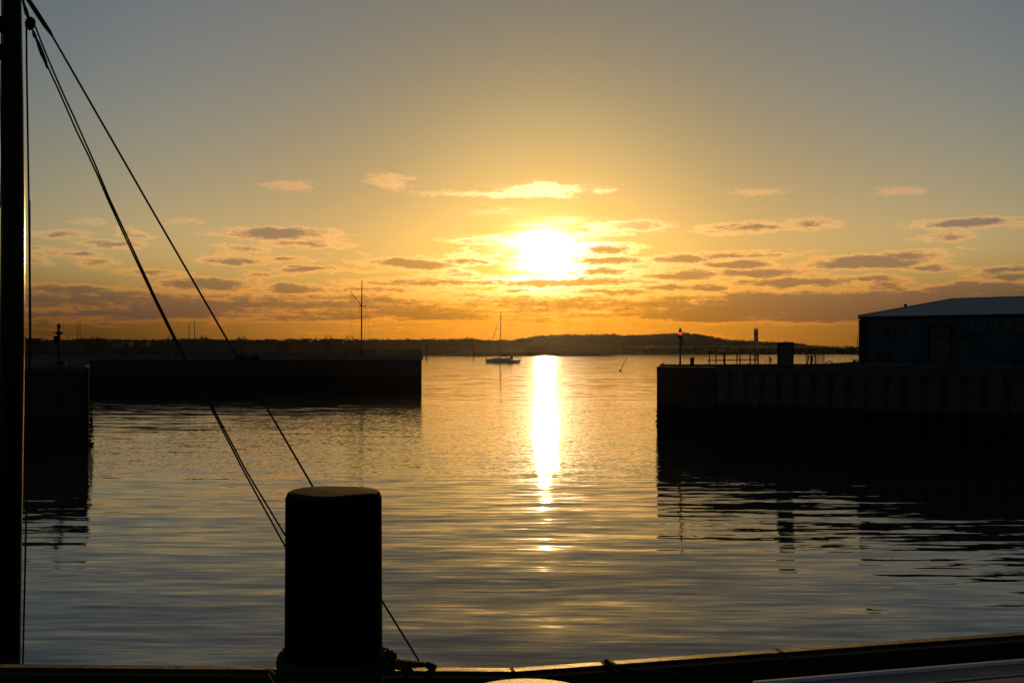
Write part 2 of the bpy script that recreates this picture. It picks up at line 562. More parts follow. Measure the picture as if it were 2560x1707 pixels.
# ------------------------------------------------------------------ far shore: dunes, spit, breakwater
RIDGE_L = [(-700, 849), (-300, 847), (0, 846), (62, 845.6), (100, 850), (140, 851), (180, 852), (205, 848), (235, 848.5), (265, 848), (272, 851), (310, 850), (360, 851), (400, 850), (440, 849), (460, 847), (485, 849.5), (500, 847.5), (530, 848), (560, 850), (590, 852), (600, 848.5), (640, 851), (680, 849.5), (700, 850.5), (708, 854), (725, 847.5), (745, 850), (800, 850), (857, 850), (900, 850), (1000, 850), (1060, 849), (1080, 848.5), (1100, 850), (1140, 849), (1180, 847), (1205, 852), (1260, 852), (1300, 852), (1400, 856), (1500, 862), (1600, 868)]
RIDGE_R = [(1180, 872), (1240, 860), (1285, 851), (1310, 846), (1340, 842), (1400, 840), (1415, 837), (1430, 838), (1460, 838.5), (1500, 837.5), (1535, 837), (1555, 840), (1570, 838.5), (1600, 839.5), (1640, 838), (1660, 836), (1690, 834.5), (1715, 834.5), (1750, 838), (1780, 843), (1810, 850), (1840, 852), (1880, 853.5), (1930, 857), (1960, 857), (1990, 859), (2020, 865), (2060, 867), (2100, 868), (2140, 869), (2300, 869), (2700, 868), (3300, 866)]


def interp(tab, x):
    if x <= tab[0][0]: return tab[0][1]
    for (a, ya), (b_, yb) in zip(tab, tab[1:]):
        if x <= b_:
            return ya + (yb - ya) * (x - a) / (b_ - a)
    return tab[-1][1]


def dune(name, tab, D0, D1, D2, m, rough, beach=None):
    mb = MB()
    x0, x1 = tab[0][0], tab[-1][0]
    n = int((x1 - x0) / 3)
    prof = [(0.0, 0.0), (0.06, 0.16), (0.16, 0.30), (0.32, 0.42), (0.55, 0.66), (0.8, 0.9), (0.93, 0.985), (1.0, 1.0)]
    back = [(1.08, 0.96), (1.4, 0.55), (2.0, -0.05)]
    rows = prof + back
    pts = []
    for i in range(n + 1):
        px = x0 + (x1 - x0) * i / n
        zr = zof(interp(tab, px), D1)
        for k, (s, h) in enumerate(rows):
            D = D0 + (D1 - D0) * s if s <= 1 else D1 + (D2 - D1) * (s - 1)
            x = ray(px, D1) * (0.5 + 0.5 * D / D1)
            z = -0.6 + (zr + 0.6) * h
            w = 1.0 if h > 0.2 else 0.3
            z += w * rough * (mnoise.noise(Vector((x * 0.12, D * 0.10, 3.1))) + 0.6 * mnoise.noise(Vector((x * 0.45, D * 0.3, 7.7))))
            pts.append((x, D, z))
    r = len(rows)
    fs = [(i * r + k, (i + 1) * r + k, (i + 1) * r + k + 1, i * r + k + 1) for i in range(n) for k in range(r - 1)]
    mb.add(pts, fs)
    return tag(mb.build(name, m, smooth=True), kind='structure')


def beach_mat():
    m = bpy.data.materials.new('dune_grass_and_sand')
    m.use_nodes = True
    E.nt = m.node_tree
    b = m.node_tree.nodes['Principled BSDF']
    g = m.node_tree.nodes.new('ShaderNodeNewGeometry').outputs['Position']
    x, y, z = sep(g)
    n1 = noise(g, 0.08, 5, 0.65)
    n2 = noise(g, 0.5, 4, 0.6)
    scr = mixrgb(sstep(n2, 0.35, 0.65), (0.011, 0.011, 0.007), (0.026, 0.024, 0.014))
    k = sstep(z + (n1 - 0.5) * 6.0, 4.6, 5.6, 1.0, 0.0)
    c = mixrgb(k, scr, (0.13, 0.105, 0.085))
    m.node_tree.links.new(c, b.inputs['Base Color'])
    b.inputs['Roughness'].default_value = 0.95
    b.inputs['Specular IOR Level'].default_value = 0.05
    return m


dune('hills', RIDGE_R, 668, 730, 820, beach_mat(), 0.35)
dune('hills', RIDGE_L, 612, 660, 720, SCRUB, 0.35)

# scrub growing along the ridges: ragged clumps of leaf faces
sm = MB()
for tab, D1, n in ((RIDGE_R, 730, 620), (RIDGE_L, 660, 520)):
    for i in range(n):
        px = random.uniform(tab[0][0] + 60, min(tab[-1][0], 2400) - 40) if tab is RIDGE_R else random.uniform(-60, 1330)
        D = D1 + random.uniform(-14, 4)
        x = ray(px, D1) * (0.5 + 0.5 * D / D1)
        z = zof(interp(tab, px), D1) - (D1 - D) * 0.05
        hgt = random.choice((0.4, 0.6, 0.8, 0.8, 1.2))
        wid = random.uniform(0.8, 2.6)
        for q in range(7):
            c = Vector((x + random.uniform(-wid, wid), D + random.uniform(-1, 1), z + random.uniform(-0.4, hgt * 0.75)))
            vs = [c + Vector((random.uniform(-0.6, 0.6), random.uniform(-0.5, 0.5), random.uniform(-0.45, 0.45))) * (0.6 + hgt * 0.5) for _ in range(4)]
            sm.add(vs, [(0, 1, 2), (0, 2, 3), (1, 2, 3), (0, 1, 3)])
tag(sm.build('dune_scrub', SCRUB), kind='stuff')

# low spit in front of the dunes
mb = MB()
pts = []
n = 140
rows = ((0.0, -0.3), (0.10, 0.5), (0.35, 1.0), (0.6, 1.0), (1.0, -0.3))
for i in range(n + 1):
    u = i / n
    px = 1113 + (1536 - 1113) * u
    fade = min(1.0, u / 0.16, (1 - u) / 0.13)
    for s, h in rows:
        D = 553 + 34 * s * (0.35 + 0.65 * fade)
        x = ray(px, 553)
        top = (0.35 + 2.3 * fade ** 0.7) * (1 + 0.18 * mnoise.noise(Vector((x * 0.2, D * 0.1, 0))))
        pts.append((x, D, top * h if h > 0 else -0.4))
r = len(rows)
mb.add(pts, [(i * r + k, (i + 1) * r + k, (i + 1) * r + k + 1, i * r + k + 1) for i in range(n) for k in range(r - 1)])
tag(mb.build('sandbank', SCRUB, smooth=True), kind='structure')

# rubble breakwater: a mound with rocks of its own
bw = thing('breakwater', (ray(1900, 655), 655, 0), 'long dark rubble breakwater with ragged crest lying below the dunes', 'breakwater')
mb = MB()
mb.prism([(ray(1512, 648), 648), (ray(3200, 648), 648), (ray(3200, 648), 664), (ray(1512, 648), 664)], -0.8, 2.4)
mb.build('core', ROCK, bw)
mb = MB()
for i in range(1500):
    px = random.uniform(1500, 2330) if i < 1250 else random.uniform(2330, 3190)
    D = random.uniform(645, 660)
    s = random.uniform(0.5, 1.25)
    h = random.uniform(-0.1, 2.3) if D < 650 else random.uniform(2.2, 3.3)
    edge_f = min(1.0, (px - 1490) / 60.0)
    c = Vector((ray(px, 652), D, h * edge_f))
    Mx = Matrix.Rotation(random.uniform(0, 6), 4, 'Z') @ Matrix.Rotation(random.uniform(-0.5, 0.5), 4, 'X') @ Matrix.Rotation(random.uniform(-0.5, 0.5), 4, 'Y')
    mb.box(c, (s * 1.3, s, s * 0.9), M=Mx)
tag(mb.build('rocks', ROCK, bw), kind='stuff')

# ------------------------------------------------------------------ right quay
QZ = 5.83
C0 = Vector((12.65, 87.0, 0.0))
U = Vector((0.831, -0.556, 0.0))                # along its front
N = Vector((-0.556, -0.831, 0.0))               # out over the water
def q_at(s, n=0.0, z=0.0): return C0 + U * s + N * n + Vector((0, 0, z))
HEAD = 5.3
quay = thing('quay', (C0.x, C0.y, 0), 'long sheet piled quay in front of the blue warehouse, with a concrete head', 'quay')
land = [q_at(0), q_at(60), Vector((110, 100, 0)), Vector((70, 160, 0)), Vector((31, 99, 0)), Vector((14.3, 96.5, 0))]
inner = [q_at(0.05, -0.7), q_at(60, -0.7)] + land[2:]
MB().prism([(p.x, p.y) for p in inner], -1.0, QZ - 0.04).build('deck', DECK, quay)
# concrete head at the harbour mouth
h = [q_at(0), q_at(HEAD), q_at(HEAD, -0.69), q_at(0.05, -0.69)]
mb = MB().prism([(p.x, p.y) for p in h], -1.0, QZ - 0.02)
hb = mb.build('concrete_head', CONC_D, quay)
mb = MB()
for i in range(120):                                # weed and mussels low on the corner
    p = q_at(random.uniform(-0.05, 0.5), random.uniform(-0.3, 0.05), random.uniform(0.0, 2.0))
    mb.box(p, (random.uniform(.05, .16),) * 3, M=Matrix.Rotation(random.uniform(0, 3), 4, (1, 1, 0)))
tag(mb.build('mussels', IRON, quay), kind='stuff')
# cap beam in lengths, each its own piece
s = HEAD
first = None
ang = math.atan2(U.y, U.x)
L = 6.0
while s < 59.5:
    mid = q_at(s + L / 2, -0.3)
    if first is None:
        mb = MB().bbox((mid.x, mid.y, 5.60), (L - 0.02, 0.75, 0.46), ang, 0.03)
        first = mb.build('cap_beam', CONC, quay)
        base = mid
    else:
        c = first.copy(); col.objects.link(c); c.location = Vector(first.location) + (mid - base)
    s += L
# steel piles: one deep pan per pile
PW = 1.39
k = 0
pile0 = None
s = HEAD
while s < 59:
    if pile0 is None:
        prof = [(0, -0.42), (0.12, -0.42), (0.28, 0.0), (1.11, 0.0), (1.27, -0.42), (PW, -0.42), (PW, -0.62), (0, -0.62)]
        poly = [q_at(s + a, b_) for a, b_ in prof]
        mb = MB().prism([(p.x, p.y) for p in poly], -1.0, 5.37)
        pile0 = mb.build('sheet_pile', STEEL_PILE, quay)
    else:
        c = pile0.copy(); col.objects.link(c); c.location = Vector(pile0.location) + U * (k * PW)
    s += PW
    k += 1

# ------------------------------------------------------------------ left piers
LZ = 6.06
np_ = thing('pier', (ray(221, 76), 76, 0), 'near dark pier head carrying the lantern post, just right of the ship mast', 'pier')
poly = [(ray(221, 76), 76), (ray(219.5, 107), 107), (ray(76, 151), 151), (-118, 140), (-82, 64)]
MB().prism(poly, -1.0, LZ - 0.35).build('wall', CONC_D, np_)
cx = sum(p[0] for p in poly) / 5; cy = sum(p[1] for p in poly) / 5
MB().prism([(x + (0.10 if i in (0, 1) else 0), y - (0.1 if i in (0, 4) else 0)) for i, (x, y) in enumerate(poly)], LZ - 0.35, LZ).build('coping', CONC, np_)
mb = MB()
for i in range(260):
    z = random.uniform(-0.1, 3.2)
    mb.box((ray(221, 76) + random.uniform(-0.05, 0.06 + 0.10 * max(0, 1 - z / 3)), 76 + random.uniform(-0.1, 0.7), z), (random.uniform(.04, .12),) * 3, M=Matrix.Rotation(random.uniform(0, 3), 4, (1, 1, 0)))
tag(mb.build('mussels', IRON, np_), kind='stuff')
fp = thing('fender_pile', (ray(219.3, 75.7), 75.62, 0), 'round fender pile with a pale sunlit top at the pier corner beside the lantern post', 'fender pile')
MB().lathe((ray(219.3, 75.7), 75.62, -0.8), [(.12, 0), (.12, 6.85)], 12).build('pile', IRON, fp)
MB().lathe((ray(219.3, 75.7), 75.62, 6.052), [(.13, 0), (.14, .12), (.09, .16)], 12).build('cap', EDGE, fp)  # added pale cap: its colour paints in the sunlight on the pile top

fpz = 5.78
fpier = thing('pier', (-14.75, 162.5, 0), 'far pier with a pale coping band, carrying the signal mast and street lamps', 'pier')
poly = [(-14.75, 162.5), (-15.2, 167), (-24, 167.6), (-26, 181), (-140, 181), (-140, 162.5)]
MB().prism(poly, -1.0, 5.0).build('wall', CONC_D, fpier)
poly2 = [(-14.6, 162.4), (-15.05, 167.1), (-24, 167.7), (-26, 181.1), (-140, 181.1), (-140, 162.4)]
cop0 = None
for i in range(16):
    x1 = -14.6 - i * 7.8
    mb = MB().bbox((x1 - 3.89, 162.9, 5.38), (7.77, 1.0, 0.80), 0, 0.03)
    if cop0 is None:
        cop0 = mb.build('coping', COPING, fpier)
    else:
        c = cop0.copy(); col.objects.link(c); c.location = Vector(cop0.location) + Vector((-7.8 * i, 0, 0))
MB().prism([(-14.7, 163.42), (-15.1, 167.05), (-24, 167.65), (-26, 181.05), (-140, 181.05), (-140, 163.42)], 5.004, 5.76).build('deck', DECK, fpier)
# low wall fender frame hung on the pier face
fr = thing('pier_fender', (ray(615, 162.2), 162.2, 5.0), 'dark timber fender frame hanging on the far pier face below the second stay', 'fender')
mb = MB()
for px in (591, 597, 603): mb.box((ray(px, 162.1), 162.1, 5.25), (0.22, 0.25, 1.35))
mb.build('upright', POST, fr)
mb = MB()
for px in (635, 645): mb.box((ray(px, 162.1), 162.1, 5.25), (0.22, 0.25, 1.35))
mb.build('upright', POST, fr)
MB().box((ray(615, 162.1), 162.08, 5.2), (3.6, 0.2, 0.55)).build('rubbing_strake', POST, fr)

# ------------------------------------------------------------------ blue warehouse
W0 = Vector((33.2, 95.0, 0))
A = Vector((0.703, -0.711, 0)); B = Vector((0.711, 0.703, 0))
WLEN, HALF_D, EAVE, RIDGE = 60.0, 22.0, 10.3, 12.62
def wpt(s, d, z): return W0 + A * s + B * d + Vector((0, 0, z))
wang = math.atan2(A.y, A.x)
WM = Matrix.Rotation(wang, 4, 'Z')
wh = thing('warehouse', (W0.x, W0.y, QZ), 'long blue warehouse with a shallow pale metal roof on the right quay', 'warehouse')
FL = QZ + 0.26
mb = MB()
sec = [(0, QZ - 0.02), (0, EAVE - 0.1), (HALF_D, RIDGE - 0.12), (2 * HALF_D, EAVE - 0.1), (2 * HALF_D, QZ - 0.02)]
vs = [wpt(0.0, d_, z) for d_, z in sec] + [wpt(WLEN, d_, z) for d_, z in sec]
mb.add(vs, [(0, 1, 2, 3, 4), (9, 8, 7, 6, 5), (0, 5, 6, 1), (1, 6, 7, 2), (2, 7, 8, 3), (3, 8, 9, 4), (4, 9, 5, 0)])
mb.build('wall', BLUEW, wh)
def roof_slab(d0, z0, d1, z1, th=0.14):
    mb = MB()
    vs = [wpt(-0.05, d0, z0), wpt(WLEN + 0.2, d0, z0), wpt(WLEN + 0.2, d1, z1), wpt(-0.05, d1, z1)]
    vs += [v + Vector((0, 0, th)) for v in vs]
    mb.add(vs, [(3, 2, 1, 0), (4, 5, 6, 7), (0, 1, 5, 4), (1, 2, 6, 5), (2, 3, 7, 6), (3, 0, 4, 7)])
    return mb
rf = roof_slab(-0.15, EAVE - 0.04, HALF_D, RIDGE - 0.10).build('roof', ROOFM, wh)
roof_slab(2 * HALF_D + 0.4, EAVE - 0.04, HALF_D, RIDGE - 0.10).build('roof', ROOFM, wh)
mb = MB()                                       # standing seams up the front slope
for i in range(100):
    s_ = 0.0 + i * 0.6
    pa, pb = wpt(s_, -0.15, EAVE + 0.12), wpt(s_, HALF_D, RIDGE + 0.06)
    w = A * 0.03
    mb.add([pa - w, pa + w, pb + w, pb - w, pa - w + Vector((0, 0, .07)), pa + w + Vector((0, 0, .07)), pb + w + Vector((0, 0, .07)), pb - w + Vector((0, 0, .07))],
           [(0, 3, 2, 1), (4, 5, 6, 7), (0, 1, 5, 4), (1, 2, 6, 5), (2, 3, 7, 6), (3, 0, 4, 7)])
se = mb.build('standing_seams', ROOFM, rf, origin=wloc(rf)); tag(se, kind='stuff')
mb = MB().tube([wpt(-0.05, HALF_D, RIDGE + 0.06), wpt(WLEN, HALF_D, RIDGE + 0.06)], 0.14, 6); mb.build('ridge_cap', ROOFM, rf, origin=wloc(rf))
c = wpt(WLEN / 2, -0.22, EAVE - 0.06); MB().box(c, (WLEN + 0.1, 0.14, 0.22), wang).build('gutter', DARKTRIM, wh)
c = wpt(WLEN / 2, -0.03, EAVE - 0.42); MB().box(c, (WLEN, 0.08, 0.34), wang).build('eaves_band', DOORM, wh)
c = wpt(0.36, -0.05, (QZ + EAVE) / 2 - 0.1); MB().box(c, (0.86, 0.12, EAVE - QZ - 0.3), wang).build('corner_trim', DARKTRIM, wh)
c = wpt(-0.14, HALF_D / 2 - 0.2, 0)
mb = MB()
va = [wpt(-0.10, -0.2, EAVE - 0.12), wpt(-0.052, -0.2, EAVE - 0.12), wpt(-0.052, HALF_D, RIDGE - 0.18), wpt(-0.10, HALF_D, RIDGE - 0.18)]
va += [v + Vector((0, 0, .34)) for v in va]
mb.add(va, [(3, 2, 1, 0), (4, 5, 6, 7), (0, 1, 5, 4), (1, 2, 6, 5), (2, 3, 7, 6), (3, 0, 4, 7)])
mb.build('barge_board', DARKTRIM, wh)
def s_of(px):
    q = (px - 1280) / F
    return (W0.y * q - W0.x) / (A.x - A.y * q)
def front_rect(x0, x1, y0, y1):
    s0, s1 = s_of(x0), s_of(x1)
    D = W0.y + A.y * (s0 + s1) / 2
    return s0, s1, zof(y0, D), zof(y1, D)
def window(x0, x1, y0, y1, z=None):
    s0, s1, zt, zb = front_rect(x0, x1, y0, y1)
    if z: zt, zb = z
    sm_, zm, w, h_ = (s0 + s1) / 2, (zt + zb) / 2, s1 - s0, zt - zb
    mb = MB(); o = wpt(sm_, -0.03, zm)
    for sx in (-1, 1): mb.box(wpt(sm_ + sx * (w / 2 - .05), -0.04, zm), (.1, .12, h_), wang)
    for sz in (-1, 1): mb.box(wpt(sm_, -0.041, zm + sz * (h_ / 2 - .05)), (w - .2, .12, .1), wang)
    f = mb.build('window', FRAME, wh, origin=o)
    MB().box(wpt(sm_, -0.012, zm), (w - .19, .03, h_ - .19), wang).build('pane', GLASSD, f, origin=o)
    MB().box(wpt(sm_, -0.04, zm), (.06, .09, h_ - .2), wang).build('mullion', FRAME, f, origin=o)
    MB().box(wpt(sm_, -0.09, zb - .05), (w + .16, .22, .08), wang).build('sill', FRAME, f, origin=o)
    return f
for x0, x1 in ((2193.6, 2208), (2219, 2234.6), (2246, 2261), (2273, 2287)):
    window(x0, x1, 815, 834)
for x0, x1 in ((2416.8, 2433), (2448, 2463.6), (2477.5, 2494.5), (2510.5, 2527.5), (2542.7, 2561), (2578, 2596), (2614, 2633)):
    s0, s1, zt, zb = front_rect(x0, x1, 810, 831)
    window(x0, x1, 0, 0, z=(9.72, 8.98))
# roller door with vision panes, in slats
s0, s1, zt, zb = front_rect(2319.5, 2383, 811, 909)
o = wpt((s0 + s1) / 2, -0.06, QZ)
rdw = s1 - s0
mb = MB()
mb.box(wpt(s0 + .12, -0.07, (QZ + zt) / 2), (.24, .14, zt - QZ), wang); mb.box(wpt(s1 - .12, -0.07, (QZ + zt) / 2), (.24, .14, zt - QZ), wang); mb.box(wpt((s0 + s1) / 2, -0.08, zt - .12), (rdw - .48, .16, .24), wang)
rd = mb.build('roller_door', DARKTRIM, wh, origin=o)
nsl = 9
hs = (zt - .24 - FL) / nsl
sl0 = None
for i in range(nsl):
    zc = FL + hs * (i + .5)
    if i == 6:
        continue
    if sl0 is None:
        sl0 = MB().box(wpt((s0 + s1) / 2, -0.03, zc), (rdw - .5, .05, hs - .02), wang).build('door_panel', DOORM, rd, origin=o)
    else:
        c = sl0.copy(); col.objects.link(c); c.location = Vector(sl0.location) + Vector((0, 0, hs * i))
zc = FL + hs * 6.5
for j in range(5): MB().box(wpt(s0 + .25 + (rdw - .5) * j / 4, -0.03, zc), (.14, .05, hs - .02), wang).build('stile', DOORM, rd, origin=o)
for j in range(4):
    MB().box(wpt(s0 + .25 + (rdw - .5) * (j + .5) / 4, -0.02, zc), ((rdw - .5) / 4 - .15, .03, hs - .04), wang).build('vision_pane', GLASSD, rd, origin=o)
# side door
s0, s1, zt, zb = front_rect(2401, 2424, 846, 909)
o = wpt((s0 + s1) / 2, -0.06, QZ)
dr = MB().box(wpt((s0 + s1) / 2, -0.03, (FL + zt) / 2), (s1 - s0, .08, zt - FL), wang).build('door', DOORM, wh, origin=o)
MB().box(wpt(s1 - .12, -0.1, FL + 1.05), (.12, .06, .03), wang).build('handle', GREY_M, dr, origin=o)
MB().box(wpt((s0 + s1) / 2, -0.35, zt + .18), (1.2, .62, .07), wang).build('canopy', DARKTRIM, wh)
# wall lamp and roof vent
c = wpt(s_of(2350), -0.12, 9.95); mb = MB().box(c, (.5, .22, .22), wang); mb.box(c - B * .12 + Vector((0, 0, -.1)), (.3, .14, .1), wang); mb.build('wall_lamp', DARKTRIM, wh)
c = wpt(0.0, 10.0, EAVE + 1.0)
MB().lathe((c.x, c.y, c.z), [(.12, 0), (.12, .36), (.19, .38), (.19, .47), (.06, .54)], 12).build('roof_vent', DARKTRIM, wh)

# raised loading ramp in front of the warehouse
L0 = Vector((28.4, 84.0, 0))
c = L0 + A * 31 + B * 2.6
lp = MB().bbox((c.x, c.y, QZ + 0.10), (62, 5.2, 0.34), wang, 0.05).build('loading_platform', CONC)
tag(lp, 'low concrete loading platform running along the foot of the blue warehouse', 'platform')

# street lamp, shrubs and fittings in front of the warehouse
c = W0 + A * s_of(2219.5) - B * 1.2
DL = c.y
sl = thing('street_lamp', (ray(2219.5, DL), DL, QZ), 'slim lantern post standing alone against the blue warehouse wall', 'street lamp')
X0 = ray(2219.5, DL)
MB().tube([(X0, DL, QZ + 0.02), (X0, DL, 8.65)], [.07, .045], 8).build('post', DARKTRIM, sl)
MB().lathe((X0, DL, 8.65), [(.06, 0), (.2, .42), (.2, .45)], 8).build('lantern', GLASSD, sl)
MB().lathe((X0, DL, 9.1), [(.32, 0), (.30, .05), (.06, .2)], 8).build('lantern_cap', DARKTRIM, sl)
def shrub(px, D, w, h_, label, seed):
    rnd = random.Random(seed)
    x = ray(px, D)
    t_ = thing('shrub', (x, D, QZ), label, 'shrub')
    mb = MB()
    for i in range(int(420 * w * h_)):
        a, r_, z = rnd.uniform(0, 6.28), math.sqrt(rnd.random()), rnd.random()
        env = math.sqrt(max(0.0, 1 - (max(0, z - .35) / .66) ** 2)) * (0.86 + 0.2 * math.sin(a * 3 + seed))
        c = Vector((x + math.cos(a) * r_ * env * w / 2, D + math.sin(a) * r_ * env * w * .38, QZ + .08 + z * h_ * (0.9 + 0.12 * math.sin(a * 4))))
        u1 = Vector((rnd.uniform(-1, 1), rnd.uniform(-1, 1), rnd.uniform(-1, 1))).normalized() * rnd.uniform(.08, .15)
        u2 = u1.cross(Vector((rnd.uniform(-1, 1), rnd.uniform(-1, 1), rnd.uniform(-1, 1)))).normalized() * rnd.uniform(.05, .09)
        mb.add([c - u1, c + u2, c + u1, c - u2], [(0, 1, 2, 3)])
    mb.build('foliage', LEAF, t_)
    mb = MB()
    for i in range(6):
        a = rnd.uniform(0, 6.28)
        mb.tube([(x, D, QZ), (x + math.cos(a) * w * .2, D + math.sin(a) * w * .15, QZ + h_ * .6)], [.04, .015], 5)
    mb.build('stems', TIMBER, t_)
shrub(2209, 90.5, 1.8, 1.0, 'larger dense rounded shrub at the foot of the lantern post by the warehouse', 3)
shrub(2293, 87.5, 1.05, 0.62, 'smaller rounded shrub between the lantern post and the roller door', 5)
shrub(2167, 93.0, 0.5, 0.85, 'narrow upright shrub at the left corner of the warehouse', 8)
D = 82.5
X0 = ray(2541, D)
bn = thing('waste_bin', (X0, D, QZ + .27), 'dark bin standing before the warehouse wall below the window row', 'bin')
MB().lathe((X0, D, QZ + .27), [(.26, 0), (.30, .55), (.28, .58)], 14).build('body', DARKTRIM, bn)
MB().lathe((X0, D, QZ + .852), [(.32, 0), (.30, .08), (.12, .16)], 14).build('lid', DARKTRIM, bn)

# ------------------------------------------------------------------ things along the right quay
def lantern_post(px, D, z0, z_lamp, lampmat, label, back_box, s=1.0):
    X = ray(px, D)
    t_ = thing('harbour_light', (X, D, z0), label, 'harbour light')
    MB().lathe((X, D, z0), [(.30, 0), (.29, .05), (.09, .23), (.085, .26)], 16).build('foot', IRON, t_)
    MB().tube([(X, D, z0 + .2), (X, D, z_lamp - .24)], .083, 10).build('post', IRON, t_)
    g = MB().lathe((X, D, z_lamp - .48), [(.09, 0), (.10, .06), (.36 * s, .24), (.36 * s, .27)], 16).build('gallery', IRON, t_)
    mb = MB()
    for i in range(8):
        a = i * math.pi / 4
        mb.tube([(X + math.cos(a) * .34 * s, D + math.sin(a) * .34 * s, z_lamp - .22), (X + math.cos(a) * .40 * s, D + math.sin(a) * .40 * s, z_lamp - .19)], .012, 4)
    tag(mb.build('bird_spikes', IRON, g, origin=wloc(g)), kind='stuff')
    MB().lathe((X, D, z_lamp - .21), [(.17, 0), (.14, .03), (.11, .13)], 14).build('lantern_base', IRON, t_)
    MB().lathe((X, D, z_lamp - .08), [(.10, 0), (.135, .05), (.135, .17), (.10, .22)], 14).build('lens', lampmat, t_)
    MB().lathe((X, D, z_lamp + .14), [(.14, 0), (.15, .05), (.12, .16), (.10, .20), (.155, .23), (.155, .27), (.07, .31), (.02, .42)], 14).build('hood', IRON, t_)
    if back_box:
        bx, by0, by1, hw = back_box
        zt, zb = zof(by0, D), zof(by1, D)
        MB().bbox((ray(bx, D + .2), D + .25, (zt + zb) / 2), (hw, .2, zt - zb), 0, .02).build('cabinet', IRON, t_)
    return t_
lantern_post(1700.5, 88.5, QZ - 0.04, zof(835, 88.5), RED_LAMP, 'harbour light with a glowing red lamp on the right quay head', (1707.2, 849, 863, .16), 0.9)
# bollard with waist
D = 89.0; X = ray(1730.3, D); z0 = QZ - .05
bl = thing('bollard', (X, D, z0), 'stout waisted iron bollard right of the red harbour light', 'bollard')
MB().lathe((X, D, z0), [(.225, 0), (.215, .10), (.17, .28), (.165, .38), (.19, .55), (.215, .68), (.22, .72)], 16).build('body', IRON, bl)
MB().lathe((X, D, z0 + .72), [(.225, 0), (.225, .03), (.18, .055)], 16).build('cap', IRON, bl)
# gull
def gull(px, py, D, label):
    X, Z = ray(px, D), zof(py, D)
    t_ = thing('gull', (X, D, Z), label, 'bird')
    ax = Vector((0.96, 0, 0.74))                       # body leans up to the right
    o = Vector((X - .02, D, Z + .12))
    prof = [(-.19, .016), (-.13, .04), (-.06, .075), (.02, .086), (.09, .066), (.13, .046), (.155, .048), (.185, .046), (.21, .016)]
    mb = MB().tube([o + ax * a + Vector((0, 0, -.02 if a < -.1 else (.02 if a > .12 else 0))) for a, r_ in prof], [r_ for a, r_ in prof], 10)
    mb.build('body', BIRD, t_, smooth=True)
    h_ = o + ax * .19 + Vector((0, 0, .02))
    MB().tube([h_, h_ + Vector((.075, 0, -.006))], [.012, .002], 6).build('beak', BUOY_Y, t_)
    for sy in (-1, 1):
        MB().tube([o + Vector((.0, .025 * sy, -.04)), (X, D + .025 * sy, Z - .03)], .010, 5).build('leg', IRON, t_)
    MB().tube([o + ax * -.15 + Vector((0, 0, .005)), o + ax * -.30 + Vector((.02, 0, .03))], [.03, .008], 6).build('tail', BIRD, t_)
gull(1656, 914.6, 87.6, 'small gull perched on the outermost corner of the right quay')
# gangway with railings
D = 90.5
gw = thing('gangway', (ray(1831, D), D, QZ), 'gangway railing of thin uprights and bars on the right quay', 'railing')
def bar(mb, a, b_, r_): mb.tube([a, b_], r_, 6)
for px, r_ in ((1773.5, .055), (1790, .055), (1811, .10), (1842.5, .055), (1850, .055), (1875.5, .06), (1887.5, .055), (1895, .06)):
    MB().tube([(ray(px, D), D, QZ - .05), (ray(px, D), D, zof(885, D))], r_, 6).build('post', IRON, gw)
MB().tube([P(1767, 901.2, D), P(1895.5, 899.4, D)], .05, 6).build('rail', IRON, gw)
MB().tube([P(1770, 885.6, D), P(1895.8, 884.4, D)], .05, 6).build('rail', IRON, gw)
# mushroom fitting
X = ray(1870.5, 91)
tag(MB().lathe((X, 91, QZ - .05), [(.07, 0), (.07, .12), (.13, .16), (.13, .2)], 10).build('deck_vent', IRON), 'small mushroom shaped deck fitting between the gangway posts', 'deck vent')
# pole with a hanging box
D = 91.0
pw = thing('power_post', (ray(1925, D), D, QZ), 'thin pole with a long dark box, left of the dark cabinet', 'post')
MB().tube([(ray(1922.7, D), D, QZ - .05), P(1922.4, 881, D)], .035, 6).build('pole', IRON, pw)
MB().bbox((ray(1926.8, D), D, (zof(893, D) + zof(907.5, D)) / 2), (.12, .12, zof(893, D) - zof(907.5, D)), 0, .015).build('box', IRON, pw)
MB().tube([(ray(1926.3, D), D, QZ - .05), P(1926.3, 908, D)], .02, 6).build('foot', IRON, pw)
tag(MB().tube([(ray(1914.7, D), D, QZ - .05), P(1914.7, 899, D)], [.03, .008], 6).build('marker_rod', IRON), 'short tapering rod standing left of the thin power pole', 'rod')
# switch cabinet
D = 82.8
cb = thing('switch_cabinet', (ray(1966.8, D), D, QZ), 'tall dark block shaped cabinet on the right quay edge', 'cabinet')
xc = ray(1966.8, D); zt = zof(857.8, D)
MB().bbox((xc, D + .4, (QZ + zt) / 2), (1.32, .8, zt - QZ), R(-15.4), .03).build('housing', DARKTRIM, cb)
MB().bbox((xc, D + .4, zt + .03), (1.42, .9, .07), R(-15.4), .02).build('lid', DOORM, cb)
MB().box((xc - .05, D - .02, (QZ + zt) / 2), (1.0, .03, zt - QZ - .3), R(-15.4)).build('door', DOORM, cb)
mb = MB().tube([(xc - .25, D + .3, zt + .06), (xc - .05, D + .3, zt + .14), (xc + .1, D + .3, zt + .06)], .03, 6); mb.build('lifting_lug', IRON, cb)
